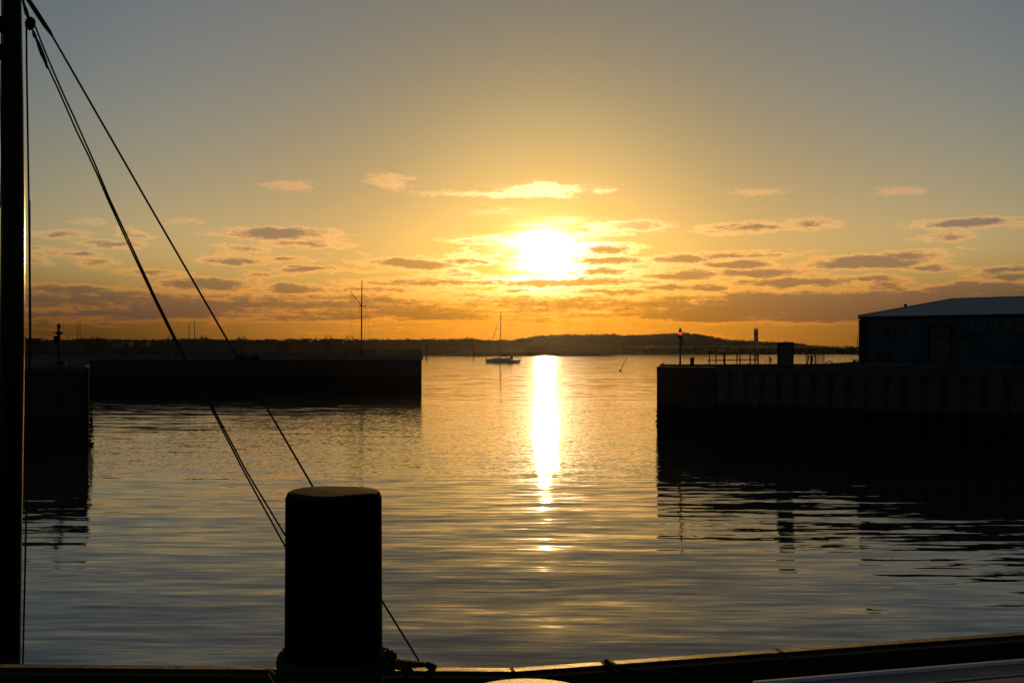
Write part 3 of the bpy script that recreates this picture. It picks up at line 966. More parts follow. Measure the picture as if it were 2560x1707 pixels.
# ladder hoops over the quay edge
def hoop_ladder(pxs, D, label):
    t_ = thing('ladder_hoop', (ray(sum(pxs) / 2, D), D, QZ), label, 'ladder')
    x0, x1 = ray(pxs[0], D), ray(pxs[1], D)
    zt = zof(889.6, D); r_ = (x1 - x0) / 2; xm = (x0 + x1) / 2
    pts = [(x0 - .12, D, QZ - .02), (x0, D, zt - r_ * 1.6)] + [(xm - r_ * math.cos(a), D, zt - r_ + r_ * math.sin(a)) for a in [k * math.pi / 10 for k in range(11)]] + [(x1, D, zt - r_ * 1.6), (x1, D, QZ - .25)]
    MB().tube(pts, .055, 6).build('hoop', IRON, t_)
    MB().box((xm, D, QZ - .02), (x1 - x0 + .3, .3, .04)).build('foot_plate', IRON, t_)
hoop_ladder((2020.2, 2028.2), 86.5, 'left one of the two bent ladder hoops standing before the barred fence')
hoop_ladder((2031, 2039.3), 86.5, 'right one of the two bent ladder hoops standing before the barred fence')
D = 90.0
fe = thing('barred_fence', (ray(2038, D), D, QZ), 'short fence of thin upright bars behind the ladder hoops', 'fence')
for i in range(14):
    px = 2015.5 + i * 44.5 / 13
    MB().tube([(ray(px, D), D, QZ - .05), P(px, 884.5, D)], .045 if i in (0, 13) else .026, 5).build('bar', IRON, fe)
MB().tube([P(2015.5, 885, D), P(2060, 885, D)], .04, 5).build('rail', IRON, fe)
D = 88.0
pts = [P(2061 + 24 * i / 10, 911.5 - 8.2 * math.sin(math.pi * i / 10), D) for i in range(11)]
tag(MB().tube(pts, .045, 6).build('hose', IRON), 'arched hose lying on the quay right of the barred fence', 'hose')
pts = [P(2029 + 24 * i / 8, 912.5 - 1.5 * math.sin(i * 1.3), 87.2) for i in range(9)]
tag(MB().tube(pts, .07, 7).build('rope_heap', ROPE), 'low heap of rope on the quay at the feet of the ladder hoops', 'rope')
# bench frame at the platform end
D = 92.5
bf = thing('trestle', (ray(2141, D), D, QZ), 'low dark trestle between the loading platform and the warehouse corner', 'trestle')
MB().box((ray(2143, D), D, zof(900.8, D)), (.75, .4, .12)).build('top', IRON, bf)
for a, b_ in ((2137, 2133.5), (2148, 2151)):
    MB().tube([P(a, 901, D), (ray(b_, D), D, QZ - .04)], .07, 6).build('leg', IRON, bf)
MB().box((ray(2137, D), D, QZ + .14), (.3, .35, .36)).build('weight', IRON, bf)

# ------------------------------------------------------------------ things on the left piers
lantern_post(147, 82.0, LZ, zof(825, 82), GREEN_LAMP, 'unlit harbour light with cabinet on the near left pier head', (142.0, 840, 861, .52), 1.05)
D = 81.0
tag(MB().bbox((ray(157, D), D, LZ + .16), (.5, .5, .34), 0, .04).build('mooring_block', IRON), 'low dark block on the near pier deck right of the unlit lantern', 'block')

# double street lamps
def lamp_proto(X, D):
    t_ = thing('street_lamp', (X, D, fpz), 'x', 'street lamp', 'twin hooped street lamps along the far pier')
    zt = fpz + 2.62
    MB().tube([(X, D, fpz - .03), (X, D, zt)], [.06, .05], 7).build('post', IRON, t_)
    for sx in (-1, 1):
        pts = [(X, D, zt - .05), (X + sx * .18, D, zt + .02), (X + sx * .22, D, zt + .1)] + [(X + sx * (.38 - .16 * math.cos(a)), D, zt + .45 + .16 * math.sin(a)) for a in [k * math.pi / 8 for k in range(9)]] + [(X + sx * .54, D, zt + .28)]
        arm = MB().tube(pts, .045, 6).build('arm', IRON, t_)
        MB().lathe((X + sx * .54, D, zt + .02), [(.03, 0), (.17, .07), (.20, .14), (.19, .15), (.06, .24), (.03, .28)], 12).build('shade', GREY_M, arm, origin=wloc(arm))
    return t_
labels = ['leftmost twin hooped street lamp, right beside the first pair of flagpoles',
          'twin hooped street lamp crossed by the paired mooring ropes on the far pier',
          'twin hooped street lamp between the second flagpole pair and the outer stay',
          'twin hooped street lamp just right of the outer stay on the far pier',
          'twin hooped street lamp standing farther left of the two near the signal mast',
          'twin hooped street lamp closest to the signal mast on its left side']
p0 = None
for (px, D), lb in zip(((237, 171), (428, 169), (509.5, 176), (603.5, 171), (821, 175), (874.5, 170)), labels):
    X = ray(px, D)
    if p0 is None:
        p0 = lamp_proto(X, D); p0['label'] = lb
    else:
        dup(p0, (X, D, fpz), lb)
# flagpoles in two pairs
fl0 = None
for px, py, lb in ((193, 806, 'shorter flagpole of the left pair, nearest the lantern'), (200, 803, 'taller flagpole of the left pair, right of the unlit lantern'),
                   (472.5, 809, 'shorter flagpole of the right pair, between the ropes'), (486.5, 805, 'taller flagpole of the right pair, left of the outer stay')):
    D = 178.0
    X = ray(px, D)
    hh = zof(py, D) - fpz
    t_ = thing('flagpole', (X, D, fpz), lb, 'flagpole', 'thin flagpoles on the far pier')
    MB().tube([(X, D, fpz - .03), (X, D, fpz + hh - .06)], [.075, .05], 7).build('pole', IRON, t_)
    MB().lathe((X, D, fpz + hh - .06), [(.03, 0), (.06, .05), (.03, .1)], 8).build('finial', GREY_M, t_)
# signal mast
D = 165.0
SX = ray(904.6, D)
sg = thing('signal_mast', (SX, D, fpz), 'tall signal mast with crosstree and slanting gaff on the far pier', 'signal mast')
MB().tube([(SX - .06, D, fpz - .03), P(904, 765, D), P(904.5, 728, D), P(904.7, 701, D)], [.13, .10, .075, .05], 8).build('mast', IRON, sg)
MB().tube([P(896.5, 765.6, D), P(916.5, 764.4, D)], .06, 6).build('yard', IRON, sg)
MB().tube([P(903, 764.5, D), P(876, 728, D)], [.06, .035], 6).build('gaff', IRON, sg)
for a, b_ in (((875.6, 730), (875.2, 884)), ((878, 733), (877.4, 884)), ((883, 740), (882.6, 884)), ((887, 746), (886.6, 884)), ((897, 766), (897.4, 884)), ((913.5, 766), (910.2, 884)), ((915.5, 765), (931, 884)), ((910, 735), (915.5, 765)), ((905, 703), (910, 735))):
    MB().tube([P(*a, D), P(*b_, D)], .011, 4).build('halyard', IRON, sg)
MB().bbox((SX, D, fpz + .5), (.5, .5, 1.0), 0, .05).build('pedestal', IRON, sg)
# railings on the far pier head
rl = thing('pier_railing', (ray(1015, 164), 164, fpz), 'three barred railing round the outer end of the far pier', 'railing')
D = 164.0
for px in (976, 985, 993, 1002, 1011.5, 1016, 1024.5, 1034, 1038, 1043, 1048, 1053):
    MB().tube([(ray(px, D), D, fpz - .04), P(px, 874.5, D)], .045, 5).build('post', IRON, rl)
for py in (875, 879.5, 884.5):
    MB().tube([P(974, py, D), P(1053.5, py, D)], .032, 5).build('rail', IRON, rl)
rl2 = thing('pier_railing', (ray(915, 165), 165, fpz), 'dark railing beside the foot of the signal mast', 'railing')
D = 166.0
for i in range(14):
    px = 862 + i * 6
    MB().tube([(ray(px, D), D, fpz - .04), P(px, 872.5 + (1 if i % 2 else 0), D)], .05, 5).build('post', IRON, rl2)
for py in (874, 879):
    MB().tube([P(861, py, D), P(941, py, D)], .035, 5).build('rail', IRON, rl2)
D = 163.4
pd = thing('lamp_post', (ray(1052, D), D, fpz), 'small post with a round lamp at the very end of the far pier', 'lamp post')
MB().tube([(ray(1052.4, D), D, fpz - .04), P(1052.4, 859, D)], .045, 6).build('post', IRON, pd)
MB().lathe((ray(1052.4, D), D, zof(859, D)), [(.05, 0), (.12, .06), (.12, .2), (.04, .26)], 10).build('lamp', GREY_M, pd)
# bollards along the pier edge
b0 = None
for px, lb in ((221, 'dark bollard on the far pier edge by the near pier corner'), (271, 'squat far pier bollard between flagpoles and ropes, nearer the flagpoles'), (308, 'squat far pier bollard between flagpoles and ropes, nearer the ropes'), (438, 'dark bollard on the far pier just under the crossing ropes')):
    D = 162.9; X = ray(px, D)
    if b0 is None:
        b0 = thing('bollard', (X, D, fpz), lb, 'bollard', 'bollards on the far pier edge')
        MB().lathe((X, D, fpz - .02), [(.2, 0), (.13, .1), (.13, .36), (.2, .42)], 12).build('body', IRON, b0)
        MB().lathe((X, D, fpz + .402), [(.21, 0), (.21, .05), (.12, .09)], 12).build('cap', IRON, b0)
    else:
        dup(b0, (X, D, fpz), lb)

# ------------------------------------------------------------------ out on the water
D = 376.0
YX = ray(1258.5, D)
ya = thing('sailing_yacht', (YX, D, 0), 'white sailing yacht at anchor, bow to the left, sails down', 'yacht')
def yp(px, z, dy=0.0): return Vector((ray(px, D), D + dy, z))
HL = [(1212.7, .05, 1.52), (1216, .35, 1.46), (1226, 1.05, 1.36), (1240, 1.65, 1.27), (1258, 1.9, 1.2), (1276, 1.75, 1.16), (1290, 1.45, 1.15), (1299, 1.15, 1.16), (1303.5, 1.0, 1.18)]
WLX = [1216.2, 1218, 1227, 1240, 1258, 1276, 1289, 1296, 1297.5]
mb = MB(); rows = []
for (px, hw, zs), wx in zip(HL, WLX):
    rows.append([yp(px, zs, -hw), yp(px * .5 + wx * .5, zs * .5, -hw * .93), yp(wx, 0.02, -hw * .8), yp(wx, -.3, -hw * .3), yp(wx, -.3, hw * .3), yp(wx, 0.02, hw * .8), yp(px * .5 + wx * .5, zs * .5, hw * .93), yp(px, zs, hw)])
o = len(mb.v); nr = 8
mb.add([v for r_ in rows for v in r_], [(i * nr + k, i * nr + (k + 1) % nr, (i + 1) * nr + (k + 1) % nr, (i + 1) * nr + k) for i in range(len(rows) - 1) for k in range(nr)] + [tuple(range(nr)), tuple(reversed([(len(rows) - 1) * nr + k for k in range(nr)]))])
hull = mb.build('hull', YHULL, ya, smooth=True)
mb = MB()
cab = [(1227, 1.36, .5), (1231, 1.72, .8), (1239, 1.98, 1.05), (1250, 1.95, 1.1), (1262, 1.80, 1.1), (1272, 1.95, 1.0), (1275, 1.95, .95), (1276, 1.2, .95)]
vs = []
for px, z, hw in cab: vs += [yp(px, 1.1, -hw * 1.1), yp(px, z, -hw), yp(px, z, hw), yp(px, 1.1, hw * 1.1)]
mb.add(vs, [(i * 4 + k, i * 4 + (k + 1) % 4, (i + 1) * 4 + (k + 1) % 4, (i + 1) * 4 + k) for i in range(len(cab) - 1) for k in range(4)] + [(0, 1, 2, 3), tuple(reversed([(len(cab) - 1) * 4 + k for k in range(4)]))])
cb_ = mb.build('cabin', YHULL, ya)
for px in (1233, 1240, 1247, 1257):
    MB().box(yp(px, 1.60, -1.12), (.75, .04, .18)).build('porthole', GLASSD, cb_, origin=wloc(cb_))
mst = MB().tube([yp(1249.5, 1.2), yp(1251, 10), yp(1252.6, 19.0)], [.19, .18, .14], 8).build('mast', ALU, ya)
for z, w in ((7.4, 1.6), (13.0, 1.1)):
    MB().tube([yp(1250.6 + z * .11, z, -w), yp(1250.3 + z * .11, z, w)], .04, 5).build('spreader', ALU, mst, origin=wloc(mst))
MB().lathe(yp(1247.2, 7.4), [(.03, 0), (.2, .08), (.2, .26), (.04, .36)], 8).build('radar', ALU, mst, origin=wloc(mst))
MB().tube([yp(1250.5, 3.05), yp(1276, 2.9)], .09, 7).build('boom', ALU, ya)
MB().tube([yp(1251, 3.2), yp(1262, 3.22), yp(1275.5, 3.04)], [.2, .17, .1], 8).build('furled_mainsail', YDARK, ya)
MB().tube([yp(1214.5, 1.6), yp(1232, 9), yp(1251.6, 17.6)], [.11, .09, .05], 6).build('furled_jib', YDARK, ya)
for sy in (-1, 1):
    MB().tube([yp(1251.8, 18.6), yp(1250.6 + 1.43, 13.0, sy * 1.1), yp(1250.6 + .8, 7.4, sy * 1.6), yp(1250.5, 1.3, sy * 1.8)], .012, 4).build('shroud', ALU, ya)
MB().tube([yp(1252.6, 19.0), yp(1302, 1.25)], .010, 4).build('backstay', ALU, ya)
mb = MB()
for sy in (-1, 1):
    mb.add([yp(1274.5, 1.2, sy * 1.05), yp(1275.5, 2.75, sy * 1.0), yp(1282, 2.85, sy * 1.05), yp(1283.5, 1.2, sy * 1.1), yp(1274.5, 1.2, sy * 1.0), yp(1275.5, 2.7, sy * .95), yp(1282, 2.8, sy * 1.0), yp(1283.5, 1.2, sy * 1.05)],
           [(0, 1, 2, 3), (7, 6, 5, 4), (0, 4, 5, 1), (1, 5, 6, 2), (2, 6, 7, 3), (3, 7, 4, 0)])
mb.box(yp(1279, 2.85), (1.05, 2.1, .08))
mb.build('spray_hood', YDARK, ya)
mb = MB()
for px in (1288, 1294, 1300):
    for sy in (-1, 1): mb.tube([yp(px, 1.1, sy * 1.1), yp(px + .4, 1.95, sy * 1.1)], .025, 5)
for sy in (-1, 1):
    mb.tube([yp(1284, 1.85, sy * 1.1), yp(1302, 1.95, sy * 1.0)], .02, 5)
    mb.tube([yp(1286, 1.3, sy * 1.1), yp(1289.5, 2.85, sy * 1.1)], .025, 5)
mb.build('pushpit', ALU, ya)
mb = MB().tube([yp(1300, 1.15, .8), yp(1300, 2.55, .8)], .035, 6); mb.lathe(yp(1300, 2.4, .8), [(.05, 0), (.28, .1), (.28, .3), (.05, .4)], 8); mb.lathe(yp(1294.5, 1.6, .6), [(.1, 0), (.25, .12), (.25, .5), (.1, .6)], 8)
mb.build('stern_gear', YDARK, ya)
mb = MB().tube([yp(1211.5, 1.75), yp(1217, 1.9), yp(1222, 1.85)], .025, 5); mb.tube([yp(1211.5, 1.5), yp(1211.5, 1.76)], .03, 5); mb.build('pulpit', ALU, ya)
# mooring buoy
D = 337.0; X = ray(1275.5, D)
by = thing('mooring_buoy', (X, D, 0), 'round mooring buoy floating just in front of the yacht', 'buoy')
MB().lathe((X, D, -.35), [(.3, 0), (.58, .25), (.60, .45), (.42, .70), (.34, .82)], 16).build('float', BUOY_Y, by)
MB().lathe((X, D, .475), [(.12, 0), (.12, .08), (.05, .16)], 10).build('mooring_eye', IRON, by)
# leaning spar buoy
D = 270.0
sb = thing('spar_buoy', (ray(1550.5, D), D, 0), 'thin spar buoy leaning to the right on open water', 'buoy')
a, b_ = Vector((ray(1549.5, D), D, -.2)), Vector((ray(1567, D), D, 3.72))
MB().tube([a, a.lerp(b_, .93)], [.10, .07], 8).build('spar', IRON, sb)
MB().tube([a.lerp(b_, .90), a.lerp(b_, 1.0)], [.13, .11], 8).build('topmark', IRON, sb)
MB().lathe((ray(1549.6, D), D, -.25), [(.25, 0), (.42, .2), (.36, .42), (.15, .55)], 12).build('float', IRON, sb)
# daymarks standing in the water
def pile(px, D, ptop, rad, label, head=None):
    t_ = thing('daymark', (ray(px, D), D, 0), label, 'daymark')
    X = ray(px, D); zt = zof(ptop, D)
    MB().tube([(X, D, -1), (X, D, zt)], rad, 8).build('pile', IRON, t_)
    if head: MB().lathe((X, D, zt - .05), [(rad, 0), (head, .15), (head, .6), (rad, .75)], 10).build('topmark', IRON, t_)
pile(1066, 520, 863, .32, 'thick daymark pile in the water right of the far pier end', .45)
pile(1184, 500, 866, .22, 'daymark pile between the far pier end and the yacht', .3)
pile(1558, 505, 858, .10, 'thin pole in the water behind the leaning spar buoy')

# ------------------------------------------------------------------ on the far shore
D = 715.0
LX = ray(1890.2, D)
lz = zof(869.5, D)
lh = thing('lighthouse', (LX, D, lz), 'red and white banded lighthouse on the distant dune', 'lighthouse')
def lat(name, m_, prof, n=16):
    return MB().lathe((LX, D, 0), prof, n).build(name, m_, lh)
z = [zof(y, D) for y in (869.5, 855, 846.8, 840, 834, 829.5, 826.5, 824.5, 822.8)]
lat('base', WHITE, [(2.35, z[0] - 1.0), (2.3, z[0]), (1.75, z[1] - .01)], 8)
lat('red_band', RED, [(1.62, z[1]), (1.61, z[2])], 16)
lat('white_band', WHITE, [(1.61, z[2] + .002), (1.60, z[3])], 16)
lat('red_band', RED, [(1.60, z[3] + .002), (1.58, z[5] + .2)], 16)
g = lat('gallery', RED, [(1.5, z[5] + .203), (1.7, z[5] + .5), (1.72, z[5] + .62)], 16)
lat('lantern_room', GLASSD, [(1.05, z[5] + .623), (1.05, z[6] + .9)], 12)
lat('lantern_roof', RED, [(1.35, z[6] + .903), (1.3, z[6] + 1.0), (.6, z[7] + .6)], 12)
mb = MB()
for i in range(10):
    a = i * math.pi / 5
    mb.tube([(LX + 1.68 * math.cos(a), D + 1.68 * math.sin(a), z[5] + .6), (LX + 1.68 * math.cos(a), D + 1.68 * math.sin(a), z[7] + 1.0)], .07, 4)
for zz in (z[7] + 1.0, z[5] + 1.2):
    mb.tube([(LX + 1.68 * math.cos(a * .6283), D + 1.68 * math.sin(a * .6283), zz) for a in range(11)], .07, 4)
mb.build('railing', RED, lh)
# lattice radio mast
D = 700.0; X = ray(2143.5, D)
rm = thing('radio_mast', (X, D, zof(869, D)), 'slender radio mast on the low shore beside the warehouse corner', 'radio mast')
z0, z1 = zof(870, D), zof(836, D)
for sx, sy in ((-1, -1), (1, -1), (0, 1)):
    MB().tube([(X + sx * .42, D + sy * .4, z0 - .5), (X + sx * .18, D + sy * .2, z1 - 2.6)], .09, 5).build('leg', IRON, rm)
mb = MB()
for i in range(7):
    za, zb_ = z0 + (z1 - 2.6 - z0) * i / 7, z0 + (z1 - 2.6 - z0) * (i + 1) / 7
    k = .42 - .24 * i / 7
    mb.tube([(X - k, D - k, za), (X + k, D - k, zb_)], .06, 4); mb.tube([(X + k, D - k, za), (X, D + k, zb_)], .06, 4); mb.tube([(X, D + k, za), (X - k, D - k, zb_)], .06, 4)
mb.build('bracing', IRON, rm)
MB().tube([(X, D, z1 - 2.7), (X, D, z1)], [.08, .03], 5).build('aerial', IRON, rm)
MB().lathe((X, D, z1 - 3.0), [(.35, 0), (.35, .3), (.1, .4)], 8).build('platform', IRON, rm)
# thin aerials on the skyline
for px, y0, y1, D, lb in ((1154, 835, 849, 655, 'thin aerial on the skyline left of the yacht'), (1278.6, 838, 852, 655, 'thin aerial on the skyline right of the yacht mast'),
                          (1404, 831.5, 840, 728, 'short aerial on the wooded dune crest below the sun'), (321, 835, 851, 655, 'thin aerial on the left skyline between flagpole pairs'),
                          (791, 839, 851, 655, 'thin aerial on the skyline left of the flat roofed shed'), (171, 840, 852, 650, 'stubby aerial on the skyline right of the unlit lantern')):
    X = ray(px, D)
    t_ = thing('aerial', (X, D, zof(y1, D)), lb, 'aerial')
    w = .22 if px == 171 else .07
    MB().tube([(X, D, zof(y1, D) - .6), (X, D, zof(y0, D))], [w, w * .5], 5).build('pole', IRON, t_)
    MB().lathe((X, D, zof(y1, D) - .7), [(w * 3, 0), (w * 3, .3), (w * 1.2, .6)], 6).build('foot', IRON, t_)
# houses
def house(px0, px1, ytop, ybase, D, label, wallm, roofm, flat, nwin=4):
    x0, x1 = ray(px0, D), ray(px1, D)
    zt, zb = zof(ytop, D), zof(ybase, D)
    t_ = thing('house', ((x0 + x1) / 2, D, zb), label, 'house')
    dep = 7.0
    zw = zt - .25 if flat else zb + (zt - zb) * .55
    MB().box(((x0 + x1) / 2, D + dep / 2, (zb - 2 + zw) / 2), (x1 - x0, dep, zw - zb + 2)).build('wall', wallm, t_)
    if flat:
        MB().box(((x0 + x1) / 2, D + dep / 2, zw + .125), (x1 - x0 + .7, dep + .7, .25)).build('roof', roofm, t_)
    else:
        mb = MB(); yl, yh = D - .4, D + dep + .4
        vs = [(x0 - .4, yl, zw), (x1 + .4, yl, zw), (x1 + .4, yh, zw), (x0 - .4, yh, zw), (x0 - .4 + (x1 - x0) * .12, D + dep / 2, zt), (x1 + .4 - (x1 - x0) * .12, D + dep / 2, zt)]
        mb.add(vs, [(3, 2, 1, 0), (0, 1, 5, 4), (2, 3, 4, 5), (1, 2, 5), (3, 0, 4)])
        mb.build('roof', roofm, t_)
    h_ = min(1.0, (zw - zb) * .5)
    w0 = None
    for i in range(nwin):
        xc = x0 + (x1 - x0) * (i + .5) / nwin
        if w0 is None:
            w0 = MB().box((xc, D - .03, zw - .35 - h_ / 2), (min(1.2, (x1 - x0) / nwin * .5), .1, h_)).build('window', GLASSD, t_); xw = xc
        else:
            c = w0.copy(); col.objects.link(c); c.location = Vector(w0.location) + Vector((xc - xw, 0, 0))
    return t_
house(205, 268, 848, 861, 640, 'long dark barracks with a low roof behind the leftmost street lamp', HOUSED, HOUSED, True, 6)
house(278, 305, 854.5, 861, 610, 'long pale house on the left shore right of the first street lamp', HOUSEW, HOUSEW, True, 5)
house(308, 322, 856, 862, 608, 'small dark house next to the long pale one on the left shore', HOUSED, HOUSED, False, 2)
house(757, 774, 846.6, 853, 640, 'small pale roofed house on the skyline left of the flat shed', HOUSEW, HOUSEW, True, 2)
house(800, 857, 847.6, 856, 640, 'flat roofed dark shed on the skyline left of the signal mast', HOUSED, HOUSED, True, 6)
house(356, 366, 853, 858, 625, 'tiny pale house low on the left shore skyline', HOUSEW, HOUSED, False, 2)
house(1772, 1783.5, 850, 858.5, 700, 'pale house on the slope of the distant hill left of the lighthouse', HOUSEW, HOUSEW, True, 3)
house(700, 718, 851, 858, 638, 'dark gabled house at the notch in the skyline right of the outer stay', HOUSED, HOUSED, False, 3)
house(62, 100, 846.0, 856, 640, 'long dark house behind the upright halyard beside the ship mast', HOUSED, HOUSED, False, 4)

# ------------------------------------------------------------------ the ship moored below the quay edge
D = 9.0
sh = thing('moored_ship', (ray(25, D), D, 0), 'wooden ship mast with its stays and halyards rising left beyond the quay edge', 'ship')
mast_px = [(30, -420, 21), (30, 0, 22), (31.5, 240, 25), (32.5, 480, 27.5), (31.5, 760, 28.6), (30, 900, 29), (27, 1100, 29), (23, 1350, 29.3), (18.5, 1660, 30), (14, 1950, 30.5), (9, 2350, 31)]
mpts = [P(c, y, D) for c, y, r_ in mast_px]
MB().tube(mpts, [r_ / F * D for c, y, r_ in mast_px], 24).build('mast', MASTW, sh, smooth=True)
# hull, lying low beside the quay
mb = MB(); rows = []
for i in range(13):
    u = i / 12
    x = -11.5 + 17.5 * u
    w = 1.75 * math.sin(math.pi * min(1, max(0, .08 + u * .86))) ** .55
    zs = 3.7 + .35 * (2 * u - 1) ** 2
    rows.append([(x, D - w, zs), (x, D - w * .95, 1.8), (x, D - w * .6, -.4), (x, D + w * .6, -.4), (x, D + w * .95, 1.8), (x, D + w, zs), (x, D + w - .12, zs), (x, D + w - .14, zs - .7), (x, D - w + .14, zs - .7), (x, D - w + .12, zs)])
nr = 10
mb.add([v for r_ in rows for v in r_], [(i * nr + k, (i + 1) * nr + k, (i + 1) * nr + (k + 1) % nr, i * nr + (k + 1) % nr) for i in range(12) for k in range(nr)] + [tuple(range(nr)), tuple(reversed([12 * nr + k for k in range(nr)]))])
mb.build('hull', HULLP, sh)
def rope(name, pxs, Dn, r_px, m_=ROPE, n=7):
    pts = [P(x, y, dd if False else Dn) for x, y in pxs]
    rad = [r_px / F * Dn] * len(pts) if not isinstance(r_px, (list, tuple)) else [r_ / F * Dn for r_ in r_px]
    return MB().tube(pts, rad, n).build(name, m_, sh)
rope('stay', [(60, -20), (70, 0), (95, 38), (112, 64), (125, 82), (131, 92), (367, 503), (590, 888), (785, 1222), (953, 1499), (1050, 1656), (1235, 1990)], D, [5.5, 5.8, 6.3, 6, 4.6, 2.7] + [2.6] * 6)
rope('halyard', [(86, 62), (111.6, 127.6), (137, 188), (159.5, 239), (185, 293.5), (210.5, 351), (236, 408), (274, 499), (318, 593), (389, 746), (465, 899), (514, 985), (617, 1180), (717, 1345), (880, 1620), (1105, 1990)], 9.05, 2.2)
rope('halyard', [(100, 134), (115, 159), (143.5, 220), (166, 271), (191, 328.5), (220, 387.5), (245.6, 443), (268, 496), (314, 596), (385, 747), (460, 899), (511, 988), (611, 1181), (713, 1366), (880, 1652), (1090, 1990)], 8.95, 2.2)
rope('halyard', [(66, 58), (66.5, 160), (69, 320), (72, 500), (74, 700), (74.5, 850), (72, 1000), (68, 1180), (62, 1450), (57, 1660), (50, 1990)], 9.02, 2.3)
rope('thin_line', [(75.5, 500), (76.5, 700), (77.8, 845), (77, 980), (72, 1200)], 9.1, 0.8)
rope('splice', [(82, 76), (86, 90), (90, 97), (96, 110), (101, 125), (108, 142), (114, 156), (118, 172)], 8.95, [2.5, 5.2, 3.2, 4.4, 5.2, 5.0, 4.2, 2.4])
rope('strop', [(54, -12), (60, 12), (64, 26), (67, 36), (71, 46)], 9.0, [3, 3.2, 5, 5.4, 3.2])
# pulley block: cheeks, sheave and becket
bc = P(75.5, 60, 9.0)
mb = MB()
tilt = Matrix.Rotation(R(15), 4, 'Y')
rr = .047
for sy in (-1, 1):
    pr = []
    for k in range(18):
        a = 2 * math.pi * k / 18
        pr.append(tilt @ Vector((math.cos(a) * rr * .88, 0, math.sin(a) * rr * 1.28)))
    vs = [bc + p + Vector((0, sy * .014, 0)) for p in pr] + [bc + p * .86 + Vector((0, sy * .028, 0)) for p in pr]
    mb.add(vs, [tuple(range(18)), tuple(reversed(range(18, 36)))] + [(k, (k + 1) % 18, 18 + (k + 1) % 18, 18 + k) for k in range(18)])
blk = mb.build('pulley_block', IRON, sh)
mb = MB(); vs = []
for sy in (-1, 1):
    vs += [bc + Vector((math.cos(2 * math.pi * k / 18) * rr * .8, sy * .012, math.sin(2 * math.pi * k / 18) * rr * .8)) for k in range(18)]
mb.add(vs, [tuple(range(18)), tuple(reversed(range(18, 36)))] + [(k, (k + 1) % 18, 18 + (k + 1) % 18, 18 + k) for k in range(18)])
mb.build('sheave', IRON, blk, origin=wloc(blk))
# rigging left of the mast
for cx_, cy_, w, h_ in ((1.5, 62, 9.5, 21), (2, 132, 8, 21)):
    bc = P(cx_, cy_, 8.9)
    mb = MB(); vs = []
    for sy in (-1, 1):
        vs += [bc + Vector((math.cos(2 * math.pi * k / 16) * w / F * 8.9, sy * .025, math.sin(2 * math.pi * k / 16) * h_ / F * 8.9)) for k in range(16)]
    mb.add(vs, [tuple(range(16)), tuple(reversed(range(16, 32)))] + [(k, (k + 1) % 16, 16 + (k + 1) % 16, 16 + k) for k in range(16)])
    mb.build('pulley_block', IRON, sh)
rope('halyard', [(4, -30), (4.5, 40), (3, 130), (4, 240), (5, 330), (2, 480)], 8.9, 1.6)
rope('halyard', [(6, 150), (6.8, 250), (4, 400), (0, 520)], 8.92, 1.3)
rope('halyard', [(-1, 160), (1, 260), (3, 380), (3, 470)], 8.88, 1.3)

# ------------------------------------------------------------------ foreground quay
GZ = 6.0
KZ = 6.22
ka, kb, kc, kd = Vector((-2.85, 5.49, 0)), Vector((0.0, 5.42, 0)), Vector((3.14, 6.10, 0)), Vector((7.5, 7.05, 0))
kz = Vector((-9.0, 5.64, 0))
gp = [(-9, 5.62), (-2.85, 5.47), (0, 5.40), (3.14, 6.08), (7.5, 7.03), (12, 8.0), (12, -14), (-12, -14), (-12, 5.7)]
tag(MB().prism(gp, -1.0, GZ).build('quay_deck', DECK), kind='structure')
ks = thing('timber_kerb', (0, 5.42, GZ), 'dark timber kerb with a narrow sunlit outer edge along the near quay', 'kerb')
def beam(p0, p1, g0=0.0, g1=0.0):
    d_ = (p1 - p0).normalized(); nrm_ = Vector((-d_.y, d_.x, 0))
    a, b_ = p0 + d_ * g0, p1 - d_ * g1
    prof = [(-.15, GZ + .002), (-.15, KZ - .05), (-.125, KZ - .012), (-.055, KZ - .012), (-.045, KZ), (.012, KZ), (.025, KZ - .014), (.03, GZ - .5), (-.02, GZ - .5)]
    n_ = len(prof)
    vs = [a + nrm_ * q + Vector((0, 0, z_)) for q, z_ in prof] + [b_ + nrm_ * q + Vector((0, 0, z_)) for q, z_ in prof]
    fs = [tuple(reversed(range(n_))), tuple(range(n_, 2 * n_))] + [(k, (k + 1) % n_, n_ + (k + 1) % n_, n_ + k) for k in range(n_)]
    return MB().add(vs, fs).build('beam', TIMBER, ks)
def on(p0, p1, px):
    q = (px - 1280) / F
    d_ = p1 - p0
    return p0 + d_ * ((q * p0.y - p0.x) / (d_.x - q * d_.y))
j1, j2 = on(kb, kc, 1507), on(kb, kc, 1945)
beam(kz, ka, 0, .002); beam(ka, kb, .002, .003); beam(kb, j1, .004, .006); beam(j1, j2, .006, .006); beam(j2, kd, .006, 0)
for jp in (j1, j2, kb):
    dd = (kc - kb).normalized()
    for q, zc, w_, h_ in ((-.012, KZ - .0045, .07, .012), (.032, KZ - .12, .012, .22), (-.153, KZ - .15, .012, .2)):
        MB().box(jp + Vector((-dd.y, dd.x, 0)) * q + Vector((0, 0, zc)), (.016, w_, h_), math.atan2(dd.y, dd.x)).build('strap', IRON, ks)
    for k in (-1, 1):
        dd = (kc - kb).normalized()
        p_ = jp + dd * (.12 * k) + Vector((.02, -.175, 0))
        MB().lathe((p_.x, p_.y, KZ - .12), [(.022, 0), (.022, .02), (.01, .03)], 8).build('bolt', IRON, ks)
